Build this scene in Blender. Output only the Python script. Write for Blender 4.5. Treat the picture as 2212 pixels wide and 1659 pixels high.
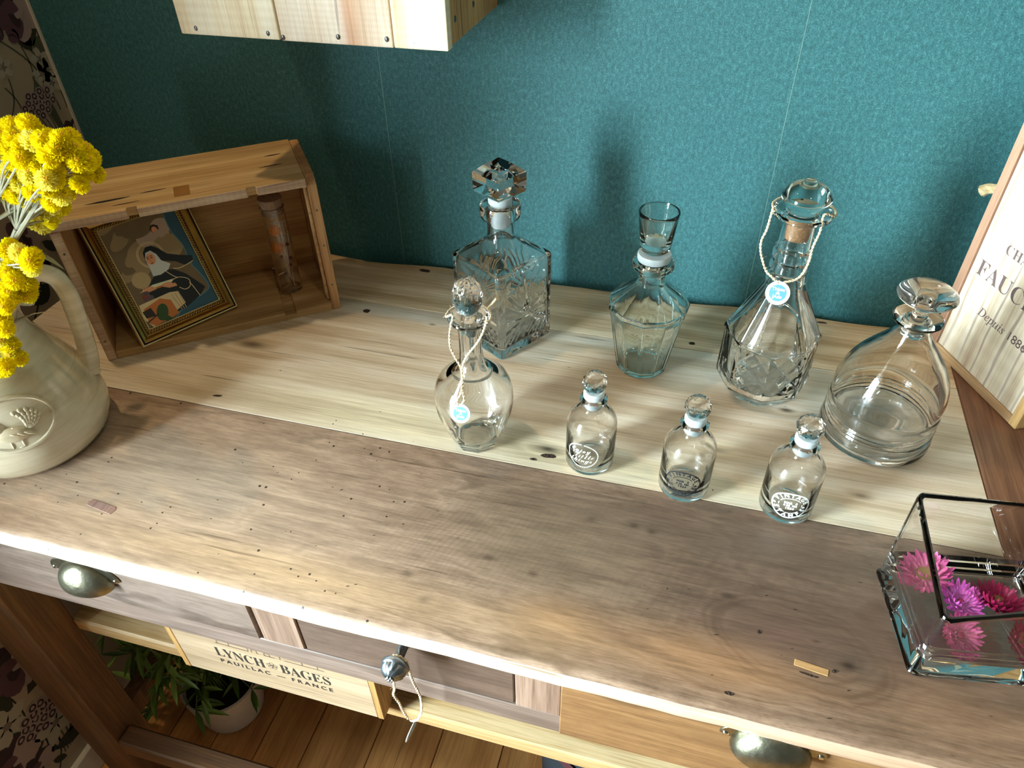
import bpy, bmesh, math, random
from mathutils import Vector, Matrix, Quaternion, noise as mnoise
random.seed(7)
PI = math.pi
scene = bpy.context.scene
COL = scene.collection
for o in list(bpy.data.objects):
    bpy.data.objects.remove(o)

# ------------------------------------------------------------------ camera
ZT = 0.88                      # height of the table top
CAMP = Vector((0.0, -0.905, 1.46))
FPX = 1593.918                 # focal length in pixels of a 2212 px wide frame
YAW, PIT, ROL = math.radians(-16.35105304), math.radians(40.27427957), math.radians(-1.3304064)
fw = Vector((math.sin(YAW)*math.cos(PIT), math.cos(YAW)*math.cos(PIT), -math.sin(PIT)))
r0 = Vector((math.cos(YAW), -math.sin(YAW), 0)); u0 = r0.cross(fw)
rt = math.cos(ROL)*r0 + math.sin(ROL)*u0
upv = -math.sin(ROL)*r0 + math.cos(ROL)*u0
cam = bpy.data.cameras.new('camera'); camo = bpy.data.objects.new('camera', cam); COL.objects.link(camo)
cam.sensor_width = 36.0; cam.lens = FPX/2212*36.0; cam.clip_start = .01
mw = Matrix((rt, upv, -fw)).transposed().to_4x4(); mw.translation = CAMP
camo.matrix_world = mw
scene.camera = camo

# ------------------------------------------------------------------ view, world, lights
vs = scene.view_settings
vs.view_transform = 'Standard'; vs.look = 'None'; vs.gamma = 1; vs.use_curve_mapping = False
vs.exposure = 0.0
scene.cycles.max_bounces = 18; scene.cycles.transmission_bounces = 18; scene.cycles.glossy_bounces = 6
scene.cycles.diffuse_bounces = 4; scene.cycles.transparent_max_bounces = 12
scene.cycles.sample_clamp_indirect = 40.0; scene.cycles.blur_glossy = 0.5
w = bpy.data.worlds.new('world'); scene.world = w; w.use_nodes = True
w.node_tree.nodes['Background'].inputs[0].default_value = (.75, .85, 1, 1)
w.node_tree.nodes['Background'].inputs[1].default_value = 1.0

def area(name, loc, direction, sx, sy, power, color):
    l = bpy.data.lights.new(name, 'AREA'); l.shape = 'RECTANGLE'; l.size = sx; l.size_y = sy
    l.energy = power; l.color = color
    o = bpy.data.objects.new(name, l); COL.objects.link(o); o.location = loc
    o.rotation_euler = Vector(direction).to_track_quat('-Z', 'Y').to_euler()
    return o
WY0, WY1, WZ0, WZ1 = -1.86, -0.98, 0.74, 1.80       # window opening in the left wall
area('window_daylight', (-1.32, (WY0+WY1)/2, (WZ0+WZ1)/2), (1, 0, 0), WY1-WY0, WZ1-WZ0, 300, (.80, 1.0, 1.08))
for lx, ly, pw in ((-.86, -.26, 27), (.45, -.95, 9)):          # warm ceiling downlights
    l = bpy.data.lights.new('ceiling_spot_light', 'SPOT'); l.energy = pw; l.shadow_soft_size = .035; l.color = (1, .76, .45)
    l.spot_size = math.radians(100); l.spot_blend = .6
    o = bpy.data.objects.new('ceiling_spot_light', l); COL.objects.link(o); o.location = (lx, ly, 2.52)

# ------------------------------------------------------------------ helpers: pixels of the measured photograph to points of the room
def ray(x, y):
    return ((x-1106)/FPX)*rt - ((y-829.5)/FPX)*upv + fw
def on(x, y, ax, v):
    d = ray(x, y); return CAMP + d*((v-CAMP[ax])/d[ax])
def T(x, y): return on(x, y, 2, ZT)

# ------------------------------------------------------------------ helpers: materials
def lin(c):
    if isinstance(c, str):
        c = [int(c[i:i+2], 16)/255 for i in (0, 2, 4)]
    return tuple((x/12.92 if x <= .04045 else ((x+.055)/1.055)**2.4) for x in c)
class NT:
    def __init__(s, name):
        s.m = bpy.data.materials.new(name); s.m.use_nodes = True
        s.t = s.m.node_tree; s.b = s.t.nodes['Principled BSDF']
    def set(s, sock, v):
        if v is None: return
        if isinstance(v, bpy.types.NodeSocket): s.t.links.new(v, sock)
        elif isinstance(v, (tuple, list)) and len(v) == 3 and sock.type == 'RGBA': sock.default_value = (*v, 1)
        else: sock.default_value = v
    def n(s, t, ins=(), out=0, **pr):
        nd = s.t.nodes.new(t)
        for k, v in pr.items(): setattr(nd, k, v)
        for k, v in (ins.items() if isinstance(ins, dict) else enumerate(ins)): s.set(nd.inputs[k], v)
        return nd.outputs[out]
    def math(s, op, a, b=None, c=None, clamp=False):
        return s.n('ShaderNodeMath', [a, b, c][:1 if b is None else (2 if c is None else 3)], operation=op, use_clamp=clamp)
    def add(s, a, b): return s.math('ADD', a, b)
    def mul(s, a, b): return s.math('MULTIPLY', a, b)
    def vmul(s, a, b): return s.n('ShaderNodeVectorMath', [a, b], operation='MULTIPLY')
    def vadd(s, a, b): return s.n('ShaderNodeVectorMath', [a, b], operation='ADD')
    def noise(s, v, scale=1, detail=2, rough=.5, dist=0):
        return s.n('ShaderNodeTexNoise', {'Vector': v, 'Scale': scale, 'Detail': detail, 'Roughness': rough, 'Distortion': dist})
    def mix(s, f, a, b, mode='MIX'):
        nd = s.t.nodes.new('ShaderNodeMix'); nd.data_type = 'RGBA'; nd.blend_type = mode; nd.clamp_factor = True
        s.set(nd.inputs[0], f); s.set(nd.inputs[6], a); s.set(nd.inputs[7], b); return nd.outputs[2]
    def ramp(s, f, stops):
        nd = s.t.nodes.new('ShaderNodeValToRGB'); e = nd.color_ramp.elements
        while len(e) < len(stops): e.new(.5)
        for q, (p, c) in zip(e, stops): q.position = p; q.color = (*c, 1)
        s.set(nd.inputs[0], f); return nd.outputs[0]
    def rng(s, v, a, b, c=0, d=1):
        return s.n('ShaderNodeMapRange', [v, a, b, c, d])
    def bump(s, h, dist, strength=1):
        s.set(s.b.inputs['Normal'], s.n('ShaderNodeBump', {'Strength': strength, 'Distance': dist, 'Height': h}))
    def fin(s, col, rough=.5, metal=0, **kw):
        s.set(s.b.inputs['Base Color'], col); s.set(s.b.inputs['Roughness'], rough); s.set(s.b.inputs['Metallic'], metal)
        for k, v in kw.items(): s.set(s.b.inputs[k.replace('_', ' ')], v)
        return s.m
def plain(name, c, rough=.5, metal=0, vary=0, scale=40, bump=0, **kw):
    N = NT(name); col = lin(c)
    tc = N.n('ShaderNodeTexCoord', out=3)
    nz = N.noise(tc, scale, 3)
    k = vary if vary else .06
    cc = N.mix(nz, tuple(x*(1-k) for x in col), tuple(min(1, x*(1+k)) for x in col))
    if bump: N.bump(nz, bump)
    return N.fin(cc, rough, metal, **kw)

def wood(name, light, mid, dark, axis='X', knots=(), ring=55, warp=5, rough=.5, rand=True, holes=None, blobs=(), fine=1.0, spots=.5, saw=0, seed=0, ringc=.12, fx=1, lines=0, curl=(), mott=0, ovals=()):
    """grain runs along `axis` of the object; knots = (x, y, rx, ry, amp) in grain coordinates; blobs = (x, y, rx, ry, colour, strength)"""
    N = NT(name)
    tc = N.n('ShaderNodeTexCoord', out=3)
    sp = N.t.nodes.new('ShaderNodeSeparateXYZ'); N.set(sp.inputs[0], tc)
    X, Y, Z = sp.outputs
    g = {'X': (X, Y, Z), 'Y': (Y, X, Z), 'Z': (Z, X, Y)}[axis]
    gv = N.n('ShaderNodeCombineXYZ', g)
    off = (seed*1.7, seed*2.3, seed*.9)
    if rand:
        oi = N.n('ShaderNodeObjectInfo', out=5)
        off = N.n('ShaderNodeCombineXYZ', [N.mul(oi, 13.7), N.mul(oi, 7.1), N.mul(oi, 3.3)])
        gvn = N.vadd(gv, off)
    else:
        gvn = N.vadd(gv, off)
    wv = N.noise(N.vmul(gvn, (2.2, 9, 9)), 1, 4, .5)
    field = N.add(N.mul(g[1], ring), N.mul(g[2], ring*.7))
    field = N.add(field, N.mul(wv, warp))
    kd = None
    wx = N.noise(N.vmul(gvn, (25, 25, 25)), 1, 2)
    for (kx, ky, rx, ry, amp, dk) in knots:
        dx = N.math('DIVIDE', N.math('SUBTRACT', g[0], kx), rx); dy = N.math('DIVIDE', N.math('SUBTRACT', g[1], ky), ry)
        d2 = N.add(N.mul(dx, dx), N.mul(dy, dy))
        d2 = N.mul(d2, N.rng(wx, 0, 1, .55, 1.45))
        e = N.math('EXPONENT', N.mul(d2, -1.0))
        field = N.add(field, N.mul(e, amp))
        if dk:
            k = N.mul(N.math('EXPONENT', N.mul(d2, -7.0)), dk)
            kd = k if kd is None else N.math('MAXIMUM', kd, k)
    rings = N.rng(N.math('SINE', field), -1, 1, 0, 1)
    rings = N.math('POWER', rings, 1.6)
    fib = N.noise(N.vmul(gvn, (9*fine*fx, 420*fine, 420*fine)), 1, 3, .6)
    fib3 = N.noise(N.vmul(gvn, (26*fx, 1100, 1100)), 1, 2, .6)
    fib2 = N.noise(N.vmul(gvn, (4.5*fx, 85, 85)), 1, 4, .6)
    f = N.add(N.add(N.mul(rings, ringc), N.mul(fib2, .50-ringc*.4)), N.add(N.mul(fib, .46), N.mul(fib3, .30)))
    c = N.ramp(f, [(.36, lin(dark)), (.60, lin(mid)), (.80, lin(light))])
    if lines: c = N.mix(N.mul(N.rng(rings, .86, .99), N.rng(N.noise(N.vmul(gvn, (7, 16, 16)), 1, 2), .34, .56, 0, lines)), c, tuple(.8*q for q in lin(dark)))
    if fx > 1:
        tk = N.noise(N.vmul(gvn, (150, 1250, 900)), 1, 1, .5); c = N.mix(N.rng(tk, .60, .70, 0, .55), c, tuple(.75*q for q in lin(dark)))
    if mott:
        mo = N.noise(N.vmul(gvn, (60, 120, 120)), 1, 4, .65); c = N.mix(mott, c, N.mix(N.rng(mo, .30, .70), tuple(.9*q for q in lin(dark)), lin(light)))
    for (bx, by, rx, ry, fq, st) in curl:
        dx = N.math('DIVIDE', N.math('SUBTRACT', g[0], bx), rx); dy = N.math('DIVIDE', N.math('SUBTRACT', g[1], by), ry)
        e = N.math('EXPONENT', N.mul(N.add(N.mul(dx, dx), N.mul(dy, dy)), -1)); cw = N.noise(N.vmul(gvn, (30, 14, 14)), 1, 2)
        sn = N.math('SINE', N.add(N.add(N.mul(g[0], fq), N.mul(g[1], -fq*.35)), N.mul(cw, 14)))
        c = N.mix(N.mul(N.mul(e, st), N.rng(sn, -.2, 1)), c, lin(dark))
    for (bx, by, rx, ry, ang, wd, st) in ovals:
        ux = N.math('SUBTRACT', g[0], bx); uy = N.math('SUBTRACT', g[1], by); ca, sa = math.cos(ang), math.sin(ang)
        dx = N.math('DIVIDE', N.add(N.mul(ux, ca), N.mul(uy, sa)), rx); dy = N.math('DIVIDE', N.add(N.mul(uy, ca), N.mul(ux, -sa)), ry)
        dd = N.math('SQRT', N.add(N.mul(dx, dx), N.mul(dy, dy))); dd = N.add(dd, N.mul(N.add(wx, -.5), .35))
        q_ = N.math('DIVIDE', N.add(dd, -1.0), wd); c = N.mix(N.mul(N.math('EXPONENT', N.mul(N.mul(q_, q_), -1)), st), c, lin('3b2a22'))
    blot = N.noise(N.vmul(gvn, (4, 11, 11)), 1, 3, .55)
    c = N.mix(N.rng(blot, .52, .75, 0, spots), c, tuple(a*b for a, b in zip(lin(dark), (.8, .78, .75))))
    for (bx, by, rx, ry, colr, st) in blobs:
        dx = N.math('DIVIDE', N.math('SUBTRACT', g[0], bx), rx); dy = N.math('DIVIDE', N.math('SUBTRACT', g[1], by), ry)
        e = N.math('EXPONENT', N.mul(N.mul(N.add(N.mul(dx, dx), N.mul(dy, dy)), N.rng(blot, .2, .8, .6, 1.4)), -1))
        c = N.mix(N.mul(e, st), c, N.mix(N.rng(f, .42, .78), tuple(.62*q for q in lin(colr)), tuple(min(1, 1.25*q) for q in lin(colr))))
    if kd is not None: c = N.mix(kd, c, lin('2a1a10'))
    crack = N.noise(N.vmul(gvn, (5, 130, 130)), 1, 2, .5)
    c = N.mix(N.rng(crack, .70, .76, 0, .55), c, lin('3a2818'))
    if saw:
        sw = N.math('SINE', N.mul(g[0], saw)); c = N.mix(N.mul(N.rng(sw, -1, 1), .13), c, lin(dark))
    if holes:
        dens, x0, x1, y0, y1, sc = holes
        vo = N.t.nodes.new('ShaderNodeTexVoronoi'); N.set(vo.inputs['Vector'], gv); N.set(vo.inputs['Scale'], sc)
        cs = N.t.nodes.new('ShaderNodeSeparateColor'); N.set(cs.inputs[0], vo.outputs['Color'])
        hit = N.mul(N.math('LESS_THAN', vo.outputs['Distance'], N.rng(cs.outputs[1], 0, 1, .075, .145)), N.math('LESS_THAN', cs.outputs[0], dens))
        mx = N.mul(N.rng(g[0], x1+.06, x1, 0, 1), N.rng(g[0], x0-.05, x0, 0, 1)); my = N.mul(N.rng(g[1], y0-.02, y0), N.rng(g[1], y1+.02, y1))
        msk = N.mul(N.mul(mx, my), N.rng(N.noise(N.vmul(gvn, (6, 14, 6)), 1, 2), .40, .56))
        c = N.mix(N.mul(N.math('GREATER_THAN', N.mul(hit, msk), .35), .92), c, lin('1a0f08'))
    N.bump(N.add(N.mul(fib, .5), N.mul(rings, .3)), .0006, .55)
    return N.fin(c, N.rng(f, .3, .8, rough+.08, rough-.06))

def glass(name, tint=(1, 1, 1), rough=0.0, ior=1.49):
    N = NT(name); N.t.nodes.remove(N.b)
    out = N.t.nodes['Material Output']
    g = N.t.nodes.new('ShaderNodeBsdfGlass'); g.inputs['Color'].default_value = (*tint, 1); g.inputs['Roughness'].default_value = rough; g.inputs['IOR'].default_value = ior
    N.t.links.new(g.outputs[0], out.inputs[0]); return N.m

# ------------------------------------------------------------------ helpers: meshes and objects
class MB:
    def __init__(s, ang=38): s.v = []; s.f = []; s.mi = []; s.sm = []; s.ang = ang
    def add(s, verts, faces, mi=0, smooth=False, M=None):
        o = len(s.v)
        s.v += [(M @ Vector(p))[:] if M is not None else tuple(p) for p in verts]
        s.f += [tuple(i+o for i in f) for f in faces]; s.mi += [mi]*len(faces); s.sm += [smooth]*len(faces)
        return s
    def box(s, x0, x1, y0, y1, z0, z1, M=None, mi=0, bev=0, seg=1):
        bm = bmesh.new(); bmesh.ops.create_cube(bm, size=1)
        for v in bm.verts: v.co = Vector(((x0+x1)/2+v.co.x*(x1-x0), (y0+y1)/2+v.co.y*(y1-y0), (z0+z1)/2+v.co.z*(z1-z0)))
        if bev: bmesh.ops.bevel(bm, geom=bm.edges[:], offset=bev, segments=seg, affect='EDGES', profile=.5)
        return s.bm(bm, M, mi)
    def bm(s, bm, M=None, mi=0, smooth=False):
        bm.verts.index_update()
        s.add([v.co[:] for v in bm.verts], [[v.index for v in f.verts] for f in bm.faces], mi, smooth, M); bm.free(); return s
    def prism(s, poly, h0, h1, M=None, mi=0, bev=0):
        bm = bmesh.new(); vs_ = [bm.verts.new((x, y, h0)) for x, y in poly]; f = bm.faces.new(vs_)
        r = bmesh.ops.extrude_face_region(bm, geom=[f])
        for e in r['geom']:
            if isinstance(e, bmesh.types.BMVert): e.co.z = h1
        bmesh.ops.recalc_face_normals(bm, faces=bm.faces[:])
        if bev: bmesh.ops.bevel(bm, geom=bm.edges[:], offset=bev, segments=1, affect='EDGES', profile=.5)
        return s.bm(bm, M, mi)
    def lathe(s, prof, seg=48, M=None, mi=0, smooth=True, rf=None, closed=False):
        vs_, fs = [], []; n = len(prof); rows = []
        for i, (r, z) in enumerate(prof):
            if r < 1e-6: rows.append([len(vs_)]); vs_.append((0, 0, z)); continue
            row = []
            for k in range(seg):
                a = 2*PI*k/seg; q = rf(a, r, z, i) if rf else r
                row.append(len(vs_)); vs_.append((q*math.cos(a), q*math.sin(a), z))
            rows.append(row)
        pairs = [(rows[i], rows[i+1]) for i in range(n-1)] + ([(rows[-1], rows[0])] if closed else [])
        for A, B in pairs:
            if len(A) == 1 and len(B) == 1: continue
            for k in range(seg):
                k2 = (k+1) % seg
                if len(A) == 1: fs.append((A[0], B[k2], B[k]))
                elif len(B) == 1: fs.append((A[k], A[k2], B[0]))
                else: fs.append((A[k], A[k2], B[k2], B[k]))
        return s.add(vs_, fs, mi, smooth, M)
    def tube(s, pts, r, seg=8, M=None, mi=0, smooth=True, caps=True, flat=1.0):
        pts = [Vector(p) for p in pts]; n = len(pts); vs_, fs = [], []
        t0 = (pts[1]-pts[0]).normalized(); nx = t0.orthogonal().normalized()
        for i, p in enumerate(pts):
            t = (pts[min(i+1, n-1)]-pts[max(i-1, 0)]).normalized()
            nx = (nx - t*nx.dot(t)); nx = nx.normalized() if nx.length > 1e-9 else t.orthogonal().normalized()
            b = t.cross(nx); rr = r[i] if isinstance(r, (list, tuple)) else r
            for k in range(seg):
                a = 2*PI*k/seg; vs_.append((p + nx*rr*math.cos(a) + b*rr*flat*math.sin(a))[:])
        for i in range(n-1):
            for k in range(seg):
                k2 = (k+1) % seg; fs.append((i*seg+k, i*seg+k2, (i+1)*seg+k2, (i+1)*seg+k))
        if caps: fs.append(tuple(range(seg))[::-1]); fs.append(tuple((n-1)*seg+k for k in range(seg)))
        return s.add(vs_, fs, mi, smooth, M)
    def ico(s, c, r, sub=2, M=None, mi=0, smooth=True, sc=(1, 1, 1)):
        bm = bmesh.new(); bmesh.ops.create_icosphere(bm, subdivisions=sub, radius=r)
        for v in bm.verts: v.co = Vector((v.co.x*sc[0]+c[0], v.co.y*sc[1]+c[1], v.co.z*sc[2]+c[2]))
        return s.bm(bm, M, mi, smooth)
    def mesh(s, name, mats):
        me = bpy.data.meshes.new(name); me.from_pydata(s.v, [], s.f)
        for m in (mats if isinstance(mats, (list, tuple)) else [mats]): me.materials.append(m)
        me.polygons.foreach_set('material_index', s.mi); me.polygons.foreach_set('use_smooth', s.sm); me.update()
        if any(s.sm): me.set_sharp_from_angle(angle=math.radians(s.ang))
        return me
    def build(s, name, mats, parent=None, **kw):
        return link(name, s.mesh(name, mats), parent, **kw)
def link(name, me, parent=None, loc=None, rot=None, sc=None, label=None):
    o = bpy.data.objects.new(name, me); COL.objects.link(o)
    if parent: o.parent = parent
    if loc is not None: o.location = loc
    if rot is not None: o.rotation_euler = rot
    if sc is not None: o.scale = sc
    if label: o['label'] = label
    return o
def thing(name, label, cat, loc=(0, 0, 0), rotz=0, group=None):
    o = bpy.data.objects.new(name, None); o.empty_display_size = .02; COL.objects.link(o)
    o.location = loc; o.rotation_euler = (0, 0, rotz); o['label'] = label; o['category'] = cat
    if group: o['group'] = group
    return o
def struct(name, mb, mat, parent=None):
    o = mb.build(name, mat, parent)
    if not parent: o['kind'] = 'structure'
    return o
def rotm(a, ax='Z'): return Matrix.Rotation(a, 4, ax)
def tr(*p): return Matrix.Translation(p)
def aim(loc, d, roll=0):
    """matrix whose Z axis points along d"""
    return Matrix.Translation(loc) @ Vector(d).to_track_quat('Z', 'Y').to_matrix().to_4x4() @ rotm(roll)
def smooth_path(pts, n=8):
    pts = [Vector(p) for p in pts]; out = []
    for i in range(len(pts)-1):
        p0, p1, p2, p3 = pts[max(i-1, 0)], pts[i], pts[i+1], pts[min(i+2, len(pts)-1)]
        for k in range(n):
            t = k/n
            out.append(.5*((2*p1)+(p2-p0)*t+(2*p0-5*p1+4*p2-p3)*t*t+(3*p1-p0-3*p2+p3)*t*t*t))
    out.append(pts[-1]); return out
def text2d(s, size, thin=0.0, space=1.0, align='CENTER'):
    c = bpy.data.curves.new('txt', 'FONT'); c.body = s; c.size = size; c.align_x = align; c.space_character = space; c.resolution_u = 3
    c.offset = thin
    o = bpy.data.objects.new('txt', c); COL.objects.link(o)
    m = o.to_mesh(); vs_ = [v.co.copy() for v in m.vertices]; fs = [tuple(p.vertices) for p in m.polygons]
    o.to_mesh_clear(); bpy.data.objects.remove(o); bpy.data.curves.remove(c)
    return vs_, fs
def fancy(s, up, lo):
    return ''.join(chr(up+ord(c)-65) if 'A' <= c <= 'Z' else (chr(lo+ord(c)-97) if 'a' <= c <= 'z' and not (lo == 0x1D44E and c == 'h') else c) for c in s)
SERIF = lambda s: fancy(s, 0x1D400, 0x1D41A)
ITAL = lambda s: fancy(s, 0x1D434, 0x1D44E)
SCRIPT = lambda s: fancy(s, 0x1D4D0, 0x1D4EA)

# ------------------------------------------------------------------ materials
W_TOPB = wood('wood_tabletop_back', 'ecd4b2', 'c9a880', '906d4a', knots=[(-.30, -.06, .03, .008, 6, .8), (-.47, -.29, .07, .022, 9, .55), (-.06, -.085, .02, .006, 4, .5), (.13, -.23, .02, .008, 4, .7), (-.15, -.30, .10, .03, 5, .25), (-.24, -.20, .02, .006, 3, .6)],
              ring=150, warp=7, rand=False, seed=3, rough=.42, blobs=[(-.30, -.24, .16, .03, 'e0c79c', .5), (-.13, -.35, .12, .03, 'e6d2ac', .6)])
W_TOPM = wood('wood_tabletop_middle', 'e8dac6', 'd0ba9c', '9a8064', knots=[(-.545, -.255, .055, .022, 8, .75), (-.125, -.345, .03, .012, 9, .9), (.05, -.30, .03, .010, 5, .6), (.127, -.215, .018, .009, 6, .85), (-.30, -.17, .012, .005, 3, .7), (-.33, -.155, .010, .004, 3, .7), (.20, -.33, .02, .008, 4, .5)],
              ring=140, warp=8, rand=False, seed=5, rough=.40, blobs=[(-.33, -.345, .17, .03, 'ecdcb8', .7), (-.02, -.355, .20, .02, 'e2cda2', .6), (-.16, -.335, .03, .02, 'b29d7c', .6), (.06, -.30, .05, .02, 'c9b48c', .5)],
              holes=(.16, -.40, .05, -.37, -.36, 150))
W_TOPF = wood('wood_tabletop_front', 'b79a82', '866a55', '4e3829', knots=[(.139, -.519, .12, .07, 9, 0), (-.31, -.47, .09, .035, 7, 0), (-.42, -.43, .12, .03, 6, 0), (-.24, -.46, .05, .03, 7, 0), (-.45, -.52, .06, .02, 6, 0),
    (-.214, -.537, .018, .012, 3, .6), (-.101, -.507, .016, .010, 3, .6), (-.146, -.500, .016, .009, 3, .6), (-.018, -.427, .013, .008, 3, .6), (.0, -.43, .013, .008, 3, .55), (-.06, -.43, .014, .008, 3, .45), (-.19, -.56, .016, .010, 3, .45), (.075, -.485, .020, .009, 3, .5), (.175, -.528, .016, .010, 3, .8), (.150, -.512, .012, .004, 2, .6)],
              ring=110, warp=34, rand=False, seed=9, rough=.42, ringc=.10, fx=2.6, lines=.85, mott=.35, spots=.4,
              curl=[(-.185, -.485, .075, .055, 1050, .30), (-.10, -.455, .07, .05, 1050, .25), (.02, -.50, .09, .05, 700, .18), (.10, -.45, .10, .03, 500, .2)],
              ovals=[(.134, -.520, .070, .036, -.18, .05, .95), (.134, -.520, .078, .042, -.18, .035, .6), (.128, -.518, .060, .030, -.18, .035, .6), (.172, -.525, .026, .016, .3, .12, .7), (.134, -.520, .095, .052, -.18, .02, .15), (.172, -.525, .016, .009, .3, .12, .35)],
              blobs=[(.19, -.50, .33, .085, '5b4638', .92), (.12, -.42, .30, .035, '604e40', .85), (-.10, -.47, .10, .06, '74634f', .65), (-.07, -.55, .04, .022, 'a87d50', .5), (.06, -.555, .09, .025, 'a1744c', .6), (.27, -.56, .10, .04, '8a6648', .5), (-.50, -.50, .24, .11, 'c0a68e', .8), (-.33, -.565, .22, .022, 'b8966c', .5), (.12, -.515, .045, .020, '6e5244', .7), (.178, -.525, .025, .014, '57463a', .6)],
              holes=(.46, -.9, -.26, -.61, -.385, 95))
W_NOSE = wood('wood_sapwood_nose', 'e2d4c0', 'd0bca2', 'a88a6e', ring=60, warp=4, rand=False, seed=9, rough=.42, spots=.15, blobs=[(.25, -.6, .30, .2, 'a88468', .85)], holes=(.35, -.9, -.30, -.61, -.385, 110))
W_BREAD = wood('wood_tabletop_end', '96694a', '79503a', '4f3325', axis='Y', ring=60, warp=6, rand=False, seed=2, rough=.42)
W_APRON = wood('wood_apron', '88756a', '6f5c50', '4c3c32', ring=80, warp=12, rough=.55, lines=.5)
W_DRAWA = wood('wood_drawer_left', '8c7b70', '746357', '4e3e34', ring=70, warp=22, rough=.5, rand=False, seed=4, knots=[(-.47, .80, .05, .04, 14, 0), (-.59, .79, .06, .03, 9, 0)], lines=.8, ringc=.16, mott=.25)
W_DRAWB = wood('wood_drawer_middle', '6e5a4e', '59473c', '3e3028', ring=60, warp=10, rough=.5, rand=False, seed=6, lines=.6, mott=.25)
W_DRAWC = wood('wood_drawer_right', '94704a', '775534', '523826', ring=80, warp=14, rough=.5, rand=False, seed=8, knots=[(.05, .83, .10, .03, 10, 0)], lines=.8, mott=.2)
W_STILE = wood('wood_stile', 'a08573', '806655', '574237', axis='Z', ring=90, warp=6, rough=.55)
W_LEG = wood('wood_leg', '7e5a38', '60422a', '3e2a1a', axis='Z', ring=70, warp=6, rough=.5, spots=.7)
W_RAIL = wood('wood_low_rail', '7e5a38', '60422a', '3e2a1a', axis='X', ring=70, warp=6, rough=.5, spots=.7)
W_SHELF = wood('wood_shelf', 'd6b98c', 'b8935f', '7d5a38', ring=70, warp=6, rough=.55)
W_CRATE = wood('wood_crate_panel', 'd9b783', 'ba935f', '80603a', ring=95, warp=8, rough=.55, spots=.45)
W_CRATEV = wood('wood_crate_side', 'cb9c68', 'aa784a', '6e482a', axis='Z', ring=95, warp=8, rough=.6)
W_CRATEB = wood('wood_crate_back', 'd6a868', 'b98648', '7a5028', rand=False, ring=150, warp=9, rough=.45, knots=[(.135, .055, .05, .035, 14, .9)], seed=1)
W_EDGE = wood('wood_crate_front_edge', 'd8bd9a', 'b9977a', '7f6250', ring=60, warp=4, rough=.75, saw=900)
W_PINE = wood('wood_pale_pine', 'f6ead2', 'ecd8b2', 'c4a074', axis='Z', ring=75, warp=5, rough=.6, spots=.25, saw=700)
W_PINER = wood('wood_red_streaked_pine', 'f3e8d6', 'e6d0b4', 'c0946e', axis='Z', ring=75, warp=5, rough=.6, spots=.25, saw=1100, rand=False, blobs=[(1.25, -.375, .20, .008, 'b5683c', .65), (1.29, -.366, .12, .016, 'cf9a6a', .55)])
W_PINES = wood('wood_pine_side', 'd2ac74', 'b58a50', '7f5a30', axis='Z', ring=70, warp=5, rough=.65)
W_LID = wood('wood_wine_lid', 'efe2cc', 'e2d0b2', 'b4937a', axis='Z', ring=260, warp=16, rough=.6, spots=.05, saw=300, rand=False, seed=12, ringc=.30, lines=.75)
W_CEDAR = wood('wood_wine_box_side', 'c39b80', 'b08468', '86604a', axis='Z', ring=60, warp=4, rough=.7)
W_LYNCH = wood('wood_wine_case', 'c2a98a', 'a99072', '7c644a', ring=130, warp=4, rough=.65, spots=.12)
W_FLOOR = wood('wood_floor', 'dba261', 'c0834a', '84562c', axis='Y', ring=60, warp=6, rough=.38, spots=.5)
W_PLUG = wood('wood_plug', 'b08c7e', '947064', '6a4c42', axis='Y', ring=90, warp=3, rough=.7)
W_PLUG2 = wood('wood_plug_pale', 'c79a66', 'a97c4a', '7e5630', ring=70, warp=3, rough=.5)
GAP = plain('dark_joint', '1d120b', .9)

def green_wall():
    N = NT('green_wallpaper'); tc = N.n('ShaderNodeTexCoord', out=3)
    a = N.noise(tc, 700, 2, .6); b = N.noise(N.vmul(tc, (1, 1, .6)), 260, 2, .6); c = N.noise(tc, 3, 2)
    f = N.add(N.mul(a, .6), N.mul(b, .4))
    col = N.ramp(f, [(.30, lin('21484a')), (.52, lin('376b6d')), (.72, lin('629597'))])
    N.bump(f, .0008, .5)
    return N.fin(col, .62, 0, Specular_IOR_Level=.35)
M_GREEN = green_wall()
M_SEAM = plain('seam_paper', '6d9088', .8)
M_LWALL = plain('floral_paper_ground', 'a89a84', .7, vary=.05, scale=6)
M_WHITE = plain('white_paint', 'd9d3c6', .4)
M_ROOM = plain('low_bounce_plaster', '5a544b', .85)  # unseen right wall, darkened to hold back bounced light
M_CEIL = plain('low_bounce_ceiling', '605a52', .9)  # unseen ceiling and front wall, darkened to keep room bounce low
M_ABSORB = plain('dark_absorber', '4a3b2e', .6)  # for the added lining that soaks up light in the window reveal
M_STRIP = plain('paper_edge', 'cfc6b6', .7)
M_GLASS = glass('clear_glass', (.992, .996, .995))
M_GLASSG = glass('greenish_glass', (.965, .99, .98))
M_GLASSV = glass('heavy_glass', (.993, .997, .996))
M_GLASST = glass('thin_glass', (.996, .997, .996), 0, 1.47)
M_SEAL = plain('frosted_plastic', 'd9e2e2', .35, Transmission_Weight=.35)
M_CORK = plain('cork', '9b7450', .85, vary=.45, scale=420, bump=.001)
M_CORKD = plain('cork_dark', '97785e', .9, vary=.5, scale=420, bump=.001)
M_TWINE = plain('twine', 'd9c3a0', .9, vary=.25, scale=500)
M_TAGW = plain('tag_rim', 'cfdde0', .6, vary=.35, scale=700)
M_TAGB = plain('tag_blue', '5f9cc4', .5)
M_INKW = plain('white_print', 'f4f8f6', .6)
M_INKK = plain('black_print', '14161a', .5)
M_INKB = plain('brown_brand', '6a5652', .8, vary=.3, scale=500)
M_INKC = plain('case_brand', '2e2620', .8, vary=.2, scale=500)
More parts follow.
